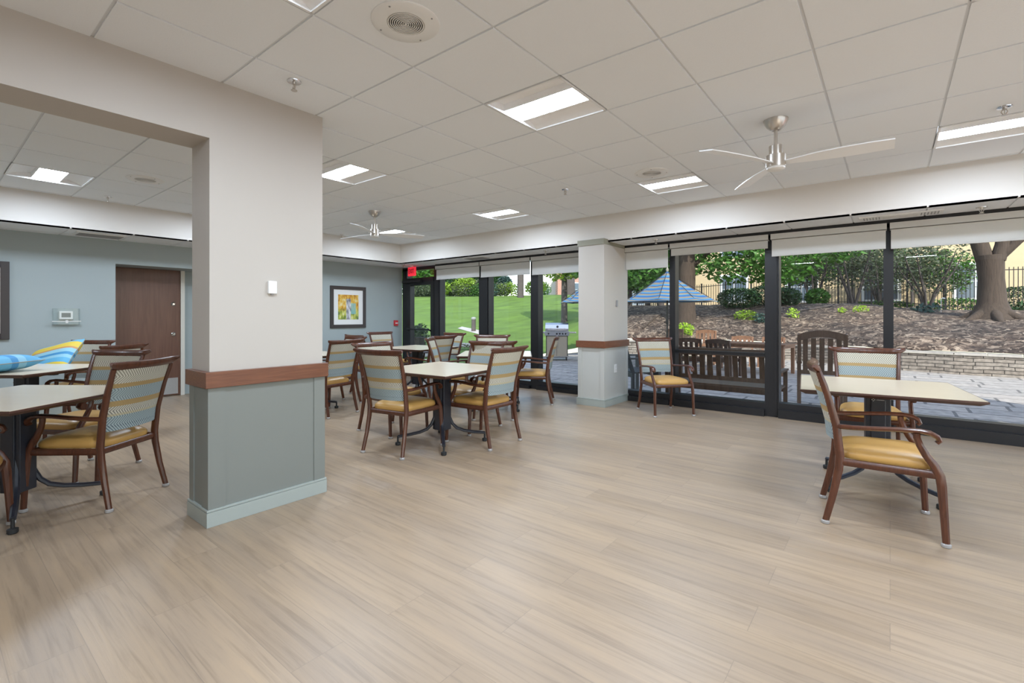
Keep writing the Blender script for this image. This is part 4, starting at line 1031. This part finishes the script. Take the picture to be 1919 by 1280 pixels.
# --- trees and shrubs beyond the lawn crest
def far_tree(px, d_, blobs, trunk, m, label, n, sz, seed, name='tree', bark='barkgrey'):
    x, y = cam_pt(px, d_); z = ht(x, y)
    plant(name, (x, y, z), blobs, [([(0, 0, -.2), (0, 0, trunk[0] * .5), (0, 0, trunk[0])], [trunk[1] * 1.15, trunk[1], trunk[1] * .85])] if trunk else None, M[m], M[bark], label, 'tree' if trunk else 'shrub', 'trees and shrubs beyond the lawn', int(n * 2.2), sz, seed, shell=.1)
far_tree(976, 43.5, [(-1.2, 0, 9, 3.5, 3.5, 2.2), (2.6, 1, 3.6, 1.1, 1.1, .9), (2.0, .8, 5.2, 1.5, 1.5, 1.)], (8.5, .27), 'leafb', 'tall dark pine trunk on the lawn crest in the pane left of the grill', 1800, .22, 41, 'pine_tree', 'barkgrey')
far_tree(1058, 26, [(-.2, 0, 3.1, 1.3, 1.2, .85), (1., .2, 3.3, 1.3, 1.3, 1.), (.4, 0, 4.6, 2.2, 1.8, 1.2)], (3.2, .16), 'leafy', 'yellow-green leafy tree above the lawn beside the column', 2600, .12, 42, 'maple_tree')
far_tree(1066, 60, None, (6, .75), 'leafy', 'thick grey tree trunk in front of the white house', 0, .1, 43, 'shade_tree')
far_tree(800, 50, [(0, 0, 3.2, 3.4, 2.5, 2.6), (-3.0, 0, 5, 3, 2.5, 3)], (3., .25), 'leafg', 'green tree seen through the glass door transom', 2600, .20, 44, 'shade_tree')
far_tree(848, 47, [(0, 0, 1.5, 1.5, 1.2, 1.55)], None, 'leafd', 'dark round shrub on the lawn crest in the first tall pane', 1500, .12, 45, 'large_shrub')
far_tree(880, 52, [(0, 0, 4.2, 3.4, 2.8, 2.4)], (3., .2), 'leafg', 'broad green tree behind the crest in the first tall pane', 2200, .20, 46, 'shade_tree')
far_tree(870, 46, [(0, 0, 1.0, 1.5, 1.2, 1.0)], None, 'leafy', 'yellow-green shrub right of the dark round shrub', 900, .11, 47, 'large_shrub')
far_tree(893, 46, [(0, 0, .9, 1.1, 1.0, .8)], None, 'leafp', 'greyish shrub behind the wide black mullion', 600, .11, 48, 'large_shrub')
far_tree(918, 50, [(0, 0, 3.2, 1.5, 1.4, 1.8), (-1.6, 0, 5., 1.8, 1.5, 1.8)], (3, .2), 'leafg', 'green tree just right of the wide black mullion', 1600, .18, 49, 'shade_tree')
far_tree(943, 60, [(0, 0, 1.7, 1.3, 1.2, 1.2)], None, 'leafb', 'blue-green bushy tree under the patch of sky', 1100, .16, 50, 'large_shrub')
far_tree(935, 46, [(0, 0, .6, 1.7, 1., .55)], None, 'leafy', 'low pale shrubs on the crest left of the pine trunk', 500, .1, 51, 'large_shrub')
far_tree(1004, 48, [(0, 0, .8, 1.2, 1., .8)], None, 'leafy', 'pale green shrub right of the pine trunk', 700, .11, 52, 'large_shrub')
far_tree(1018, 55, [(0, 0, .8, 1., 1., .9)], None, 'leafg', 'green shrub in front of the white house', 400, .11, 53, 'large_shrub')
far_tree(785, 44, [(0, 0, .8, 1.8, 1., .8)], None, 'leafp', 'grey-green shrub on the crest seen through the glass door', 700, .11, 54, 'large_shrub')
far_tree(822, 45, [(0, 0, .7, 1.6, 1., .75)], None, 'leafy', 'yellow-green shrub on the crest behind the door mullion', 600, .11, 55, 'large_shrub')
for i, (px, d_, w_, h_, mm, lab) in enumerate([(770, 62, 7, 3.6, 'leafg', 'deep green tree mass behind the crest beyond the glass door'), (838, 64, 6, 3.6, 'leafg', 'deep green tree mass behind the crest in the first tall pane'),
                                       (898, 60, 3.0, 3.0, 'leafd', 'dark tree mass left of the wide black mullion')]):
    far_tree(px, d_, [(0, 0, h_ * .8, w_ * .6, 3, h_), (w_ * .4, 0, h_ * .5, w_ * .4, 2, h_ * .7)], (2.5, .3), mm, lab, 2600, .26, 90 + i, 'shade_tree')
for i, px in enumerate([792, 812, 862, 888, 912, 935, 955]):
    far_tree(px, 45.5, [(0, 0, .55, 1.5, .8, .75)], None, ['leafp', 'leafg', 'leafp', 'leafg', 'leafb', 'leafp', 'leafy'][i], ['greyish low shrub on the crest at the left of the door pane', 'green low shrub on the crest by the door mullion', 'greyish low shrub on the crest in the first tall pane', 'green low shrub on the crest left of the wide mullion', 'bluish low shrub on the crest behind the wide mullion', 'greyish low shrub on the crest in the second tall pane', 'yellowish low shrub on the crest left of the pine trunk'][i], 420, .1, 100 + i, 'low_shrub')
# distant screen of trees behind the fence and building ends
for i, (px, d_) in enumerate([(1180, 29), (1215, 30.5), (1240, 27)]):
    far_tree(px, d_, [(0, 0, 3.2, 2.6, 2.2, 2.4)], (2.4, .15), 'leafg', ['green tree right behind the column above the left parasol', 'green tree above the striped parasol, furthest back', 'green tree above the striped parasol, nearest'][i], 1800, .14, 60 + i, 'shade_tree')
for i, (px, d_, z_) in enumerate([(1480, 24.5, 3.2), (1530, 25.2, 3.5), (1590, 25, 3.5), (1650, 25.3, 3.5), (1710, 24, 3.4), (1770, 23.5, 3.2)]):
    far_tree(px, d_, [(0, 0, z_ - .95, 1.4, 1., .85), (.3, .1, z_ - 1.7, 1.0, .8, .5)], (2.4, .06), ['leafg', 'leafg', 'leafp', 'leafg', 'leafp', 'leafg'][i],
             ['leafy branch crown above the fence just right of the heavy mullion', 'leafy crown above the fence over the grey-green tree', 'greyish crown above the fence left of the narrow mullion', 'leafy crown above the narrow mullion', 'greyish crown right of the narrow mullion', 'leafy crown left of the big forked trunk'][i], 650, .10, 70 + i, 'small_tree')

# bollard, rocks, path
x, y = cam_pt(888, 24); t = thing('bollard_light', (x, y, ht(x, y)), 0, 'grey bollard light standing in the lawn', 'bollard')
MB().lathe([(.11, -.1), (.11, .60)], 16).build('post', M['barkgrey'], t); MB().lathe([(.12, .60), (.13, .66), (.10, .70), (.02, .72)], 16).build('cap', M['grey'], t)
P = [cam_pt(858, 25.2), cam_pt(903, 22.6), cam_pt(908, 23.8), cam_pt(866, 26.2)]
o = MB().quad(*[(x, y, ht(x, y) + .03) for x, y in P]).build('garden_path', M['capstone'], smooth=False); o['kind'] = 'structure'
rg = random.Random(5)
def rock(x, y, z, r, lab, grp):
    def f(u, v):
        a, b = 2 * math.pi * u, math.pi * v - math.pi / 2
        k = r * (1 + .12 * math.sin(3 * a + x * 9) + .1 * math.sin(5 * b + y * 7) * math.cos(b))
        return (k * math.cos(a) * math.cos(b) * 1.2, k * math.sin(a) * math.cos(b), k * math.sin(b) * .75)
    o = MB().grid(f, 10, 7).build('rock', M['capstone']); o.location = (x, y, z); tag(o, lab, 'rock', grp)
k = 0
for px, d_, r in [(782, 15.5, .16), (792, 15.3, .14), (801, 15.6, .15), (786, 16.3, .15), (796, 16.4, .13), (806, 16.2, .12), (779, 16.6, .15)]:
    x, y = cam_pt(px, d_); rock(x, y, ht(x, y) + .06, r, 'pale rounded rock in the pile outside the glass door', 'rocks outside the glass door')
x, y = cam_pt(868, 17.6); t = thing('gravel_strip', (x, y, ht(x, y) + .0), R(35), 'low mound of pale gravel on the lawn behind the side-on chair', 'gravel'); 
gm = MB(); rg = random.Random(9)
for _ in range(170):
    a, b = rg.uniform(-.34, .34), rg.uniform(-.16, .16); q = .035 + .02 * rg.random(); gm.lathe([(q * .4, -q * .5), (q, 0), (q * .5, q * .6)], 6, (a, b, .08 + .14 * rg.random()))
o = gm.build('pebbles', M['capstone'], t); o['kind'] = 'stuff'
x, y = cam_pt(790, 17.5)
plant('garden_shrub', (x, y, ht(x, y)), [(0, 0, .55, .30, .28, .45)], [([(0, 0, 0), (.05, 0, .5)], [.02, .01])], M['leafp'], M['barkgrey'], 'grey and yellow leafy shrub outside the glass door', 'shrub', None, 350, .07, 81)
x, y = cam_pt(783, 14.6); t = thing('garden_urn', (x, y, PZ), 0, 'dark grey planter urn outside the glass door', 'planter')
MB().lathe([(.16, 0), (.10, .08), (.08, .2), (.2, .45), (.22, .7), (.25, .74), (.2, .75)], 16).build('urn', M['barkgrey'], t)
mb = MB(); leaves(mb, (0, 0, .9), (.22, .22, .2), 120, .07, rg); mb.build('foliage', M['leafp'], t, smooth=False, fix=False)

# --- outdoor furniture
def slat_chair(name, loc, rz, w, hgt, mat, label, cat, crest=.06, n=6, seat_h=.42, dp=.5, arms=True, group=None, lean=.10):
    t = thing(name, loc, rz, label, cat, group); h = w / 2
    for sx in (-1, 1):
        MB().sweep([(sx * h, -dp / 2, 0), (sx * h, -dp / 2, seat_h), (sx * h, -dp / 2 - lean, hgt)], .05, .05, rnd_=False).build('leg', mat, t, smooth=False)
        MB().sweep([(sx * h, dp / 2, 0), (sx * h, dp / 2, seat_h + (.22 if arms else 0))], .05, .05, rnd_=False).build('leg', mat, t, smooth=False)
    s_ = MB()
    for k in range(5): y0 = -dp / 2 + .02 + (dp) * k / 5; s_.box((-h, y0, seat_h - .02), (h, y0 + dp / 5 - .015, seat_h + .005))
    s_.box((-h, dp / 2 - .02, seat_h - .09), (h, dp / 2 + .01, seat_h - .02)).box((-h, -dp / 2 - .01, seat_h - .09), (h, -dp / 2 + .02, seat_h - .02)); s_.build('seat', mat, t, smooth=False)
    yb = lambda z: -dp / 2 - lean * (z - seat_h) / (hgt - seat_h)
    b = MB(); z0, z1 = seat_h + .10, hgt - .09
    b.sweep([(-h, yb(z0), z0), (h, yb(z0), z0)], .06, .03, (0, 0, 1), rnd_=False)
    cr = [(-h + 2 * h * i / 8, yb(hgt), hgt - .05 + crest * math.sin(math.pi * i / 8)) for i in range(9)]
    b.sweep(cr, [.10] * 9, .035, (0, 0, 1), rnd_=False)
    b.build('back_rail', mat, t, smooth=False)
    for i in range(n):
        x = -h + 2 * h * (i + .75) / (n + .5); sw = h * 2 / n * .28
        MB().sweep([(x, yb(z0), z0), (x, yb(z1) - .0, z1 + .03)], sw * 2, .018, rnd_=False).build('back_slat', mat, t, smooth=False)
    if arms:
        for sx in (-1, 1): MB().sweep([(sx * h, yb(seat_h + .24), seat_h + .24), (sx * h, dp / 2 + .05, seat_h + .23)], .07, .025, rnd_=False).build('armrest', mat, t, smooth=False)
    return t
slat_chair('garden_bench', (-1.93, 7.50, PZ), 0, 1.52, .93, M['darkwood'], 'long dark slatted garden bench outside the window, seen from behind', 'bench', 0, 13, .40, .5)
slat_chair('rocking_chair', (-.84, 8.75, PZ), R(8), .58, 1.12, M['brownwood'], 'tall dark slatted garden chair outside behind the right table', 'chair', .06, 5, .44, .5)
slat_chair('garden_chair', (-3.62, 8.15, PZ), R(-38), .78, 1.03, M['blackwood'], 'black slatted garden chair outside, right beside the window column', 'chair', .07, 6, .42, .5, lean=.2)
GC = [(-4.22, 14.35, 190, .96, 'reddish wooden garden chair facing the camera behind the outdoor table, tallest back'), (-5.35, 14.6, 170, .98, 'reddish wooden garden chair left of the parasol pole'),
      (-3.72, 11.55, 8, .86, 'dark wooden garden chair nearest the window at the left of the outdoor table'), (-3.02, 11.75, -12, .84, 'dark wooden garden chair at the front of the outdoor table'),
      (-3.30, 14.55, 185, .80, 'reddish garden chair at the far side of the outdoor table, left one'), (-2.55, 14.6, 178, .80, 'reddish garden chair at the far side of the outdoor table, right one')]
for x, y, a, hh, lab in GC:
    slat_chair('garden_chair', (x, y, PZ), R(a), .52, hh, M['teak'] if y > 13 else M['darkwood'], lab, 'chair', .03, 4, .42, .45, arms=y < 13, group='garden chairs around the outdoor table')
def patio_table(x, y, rz, w, l, lab):
    t = thing('patio_table', (x, y, PZ), R(rz), lab, 'table'); s_ = MB()
    for k in range(8): s_.box((-l / 2, -w / 2 + w * k / 8, .70), (l / 2, -w / 2 + w * (k + 1) / 8 - .01, .73))
    s_.build('tabletop', M['teak'], t, smooth=False); MB().box((-l / 2 + .05, -w / 2 + .05, .63), (l / 2 - .05, w / 2 - .05, .70)).build('apron', M['teak'], t, smooth=False)
    for a in (-1, 1):
        for b in (-1, 1): MB().box((a * (l / 2 - .09) - .035, b * (w / 2 - .09) - .035, 0), (a * (l / 2 - .09) + .035, b * (w / 2 - .09) + .035, .63)).build('leg', M['teak'], t, smooth=False)
patio_table(-2.75, 13.0, -8, .95, 1.9, 'brown wooden outdoor dining table seen over the bench')
patio_table(-5.1, 12.9, 0, .8, .8, 'small outdoor table under the striped parasol')

def parasol(loc, rz, rad, ztop, zrim, lab, pole=True):
    t = thing('parasol', loc, rz, lab, 'umbrella', 'striped patio parasols')
    N = 8; c = MB()
    for k in range(N):
        a0, a1 = 2 * math.pi * k / N, 2 * math.pi * (k + 1) / N
        def f(u, v):
            a = a0 + (a1 - a0) * u; rr = v * rad; chord = math.cos(math.pi / N) / math.cos((u - .5) * 2 * math.pi / N)
            sag = math.sin(math.pi * u)
            z = ztop - (ztop - zrim) * (v ** .92) - .05 * math.sin(math.pi * v) - .03 * sag * v
            if v > .93: z += .0
            sc = .07 * sag * max(0, (v - .93) / .07)
            return (rr * chord * math.cos(a), rr * chord * math.sin(a), z + sc * .6)
        c.grid(f, 8, 16, uvs=True)
    c.build('canopy', M['umb'], t, fix=False)
    MB().lathe([(.03, ztop - .02), (.045, ztop + .03), (.02, ztop + .10), (.004, ztop + .11)], 12).build('finial', M['olive'], t)
    MB().lathe([(.022, .05), (.022, ztop)], 12).build('pole', M['blackf'], t)
    MB().lathe([(.04, 1.15), (.04, 1.30)], 12).box((-.09, -.015, 1.2), (-.03, .015, 1.23)).build('crank', M['blackf'], t)
    for k in range(N):
        a = 2 * math.pi * k / N; MB().tube([(.03 * math.cos(a), .03 * math.sin(a), ztop - .04), (rad * .96 * math.cos(a), rad * .96 * math.sin(a), zrim + .0)], .008, 6).build('rib', M['blackf'], t)
    MB().lathe([(.28, 0), (.28, .05), (.06, .10), (.04, .3)], 20).build('base', M['concrete'], t)
parasol((-5.13, 13.80, PZ), R(10), 1.38, 2.72, 1.80, 'blue, cream and grey striped parasol outside, right of the window column')
parasol((-7.72, 14.10, PZ), R(25), 1.14, 2.72, 1.83, 'second striped parasol mostly hidden behind the window column')

# --- gas grill
t = thing('gas_grill', (-8.30, 12.75, PZ), R(33), 'stainless gas grill on wheels outside, left of the window column', 'grill')
MB().box((-.34, -.26, .10), (.34, .26, .78)).build('cabinet', M['blackwood'], t, smooth=False)
for s_ in (-1, 1):
    dd = MB().box((min(0, s_ * .32) + .004, -.275, .14), (max(0, s_ * .32) - .004, -.26, .76)).build('door', M['grillbeige'], t, smooth=False)
    MB().tube([(s_ * .035, -.275, .40), (s_ * .035, -.30, .42), (s_ * .035, -.30, .55), (s_ * .035, -.275, .57)], .007, 6).build('handle', M['steel'], dd)
cp_ = MB().prism([(-.30, .78), (-.32, .90), (.26, .90), (.26, .78)], -.38, .38, 0, Matrix(((0, 0, 1, 0), (1, 0, 0, 0), (0, 1, 0, 0), (0, 0, 0, 1)))).build('control_panel', M['steel'], t, smooth=False)
for x in (-.26, .0, .09, .18, .27): MB().lathe([(.028, 0), (.024, .03)], 12, T=Tm((x, -.30, .84), (R(90), 0, 0))).build('knob', M['blackf'], cp_)
lid = MB().prism([(-.28, .90), (-.29, 1.00), (-.20, 1.13), (-.05, 1.18), (.12, 1.17), (.25, 1.05), (.26, .90)], -.36, .36, 0, Matrix(((0, 0, 1, 0), (1, 0, 0, 0), (0, 1, 0, 0), (0, 0, 0, 1)))).build('lid', M['steel'], t, smooth=False, bevel=.01)
MB().tube([(-.28, -.28, .95), (-.28, -.33, .96), (.28, -.33, .96), (.28, -.28, .95)], .012, 8).build('handle', M['steel'], lid)
MB().lathe([(.035, 0), (.035, .01), (.02, .015)], 14, T=Tm((.02, -.255, 1.06), (R(60), 0, 0))).build('thermometer', M['blackf'], lid)
for s_ in (-1, 1): MB().box((min(s_ * .38, s_ * .60), -.22, .85), (max(s_ * .38, s_ * .60), .22, .89)).build('side_shelf', M['steel'], t, smooth=False, bevel=.008)
for s_ in (-1, 1):
    for q in (-1, 1): MB().lathe([(.02, -.02), (.075, -.02), (.08, 0), (.075, .02), (.02, .02)], 16, T=Tm((s_ * .30, q * .20, .08), (0, R(90), 0))).build('wheel', M['rubber'], t)
MB().box((-.36, -.27, .12), (.36, .27, .15)).build('base_shelf', M['steel'], t, smooth=False)
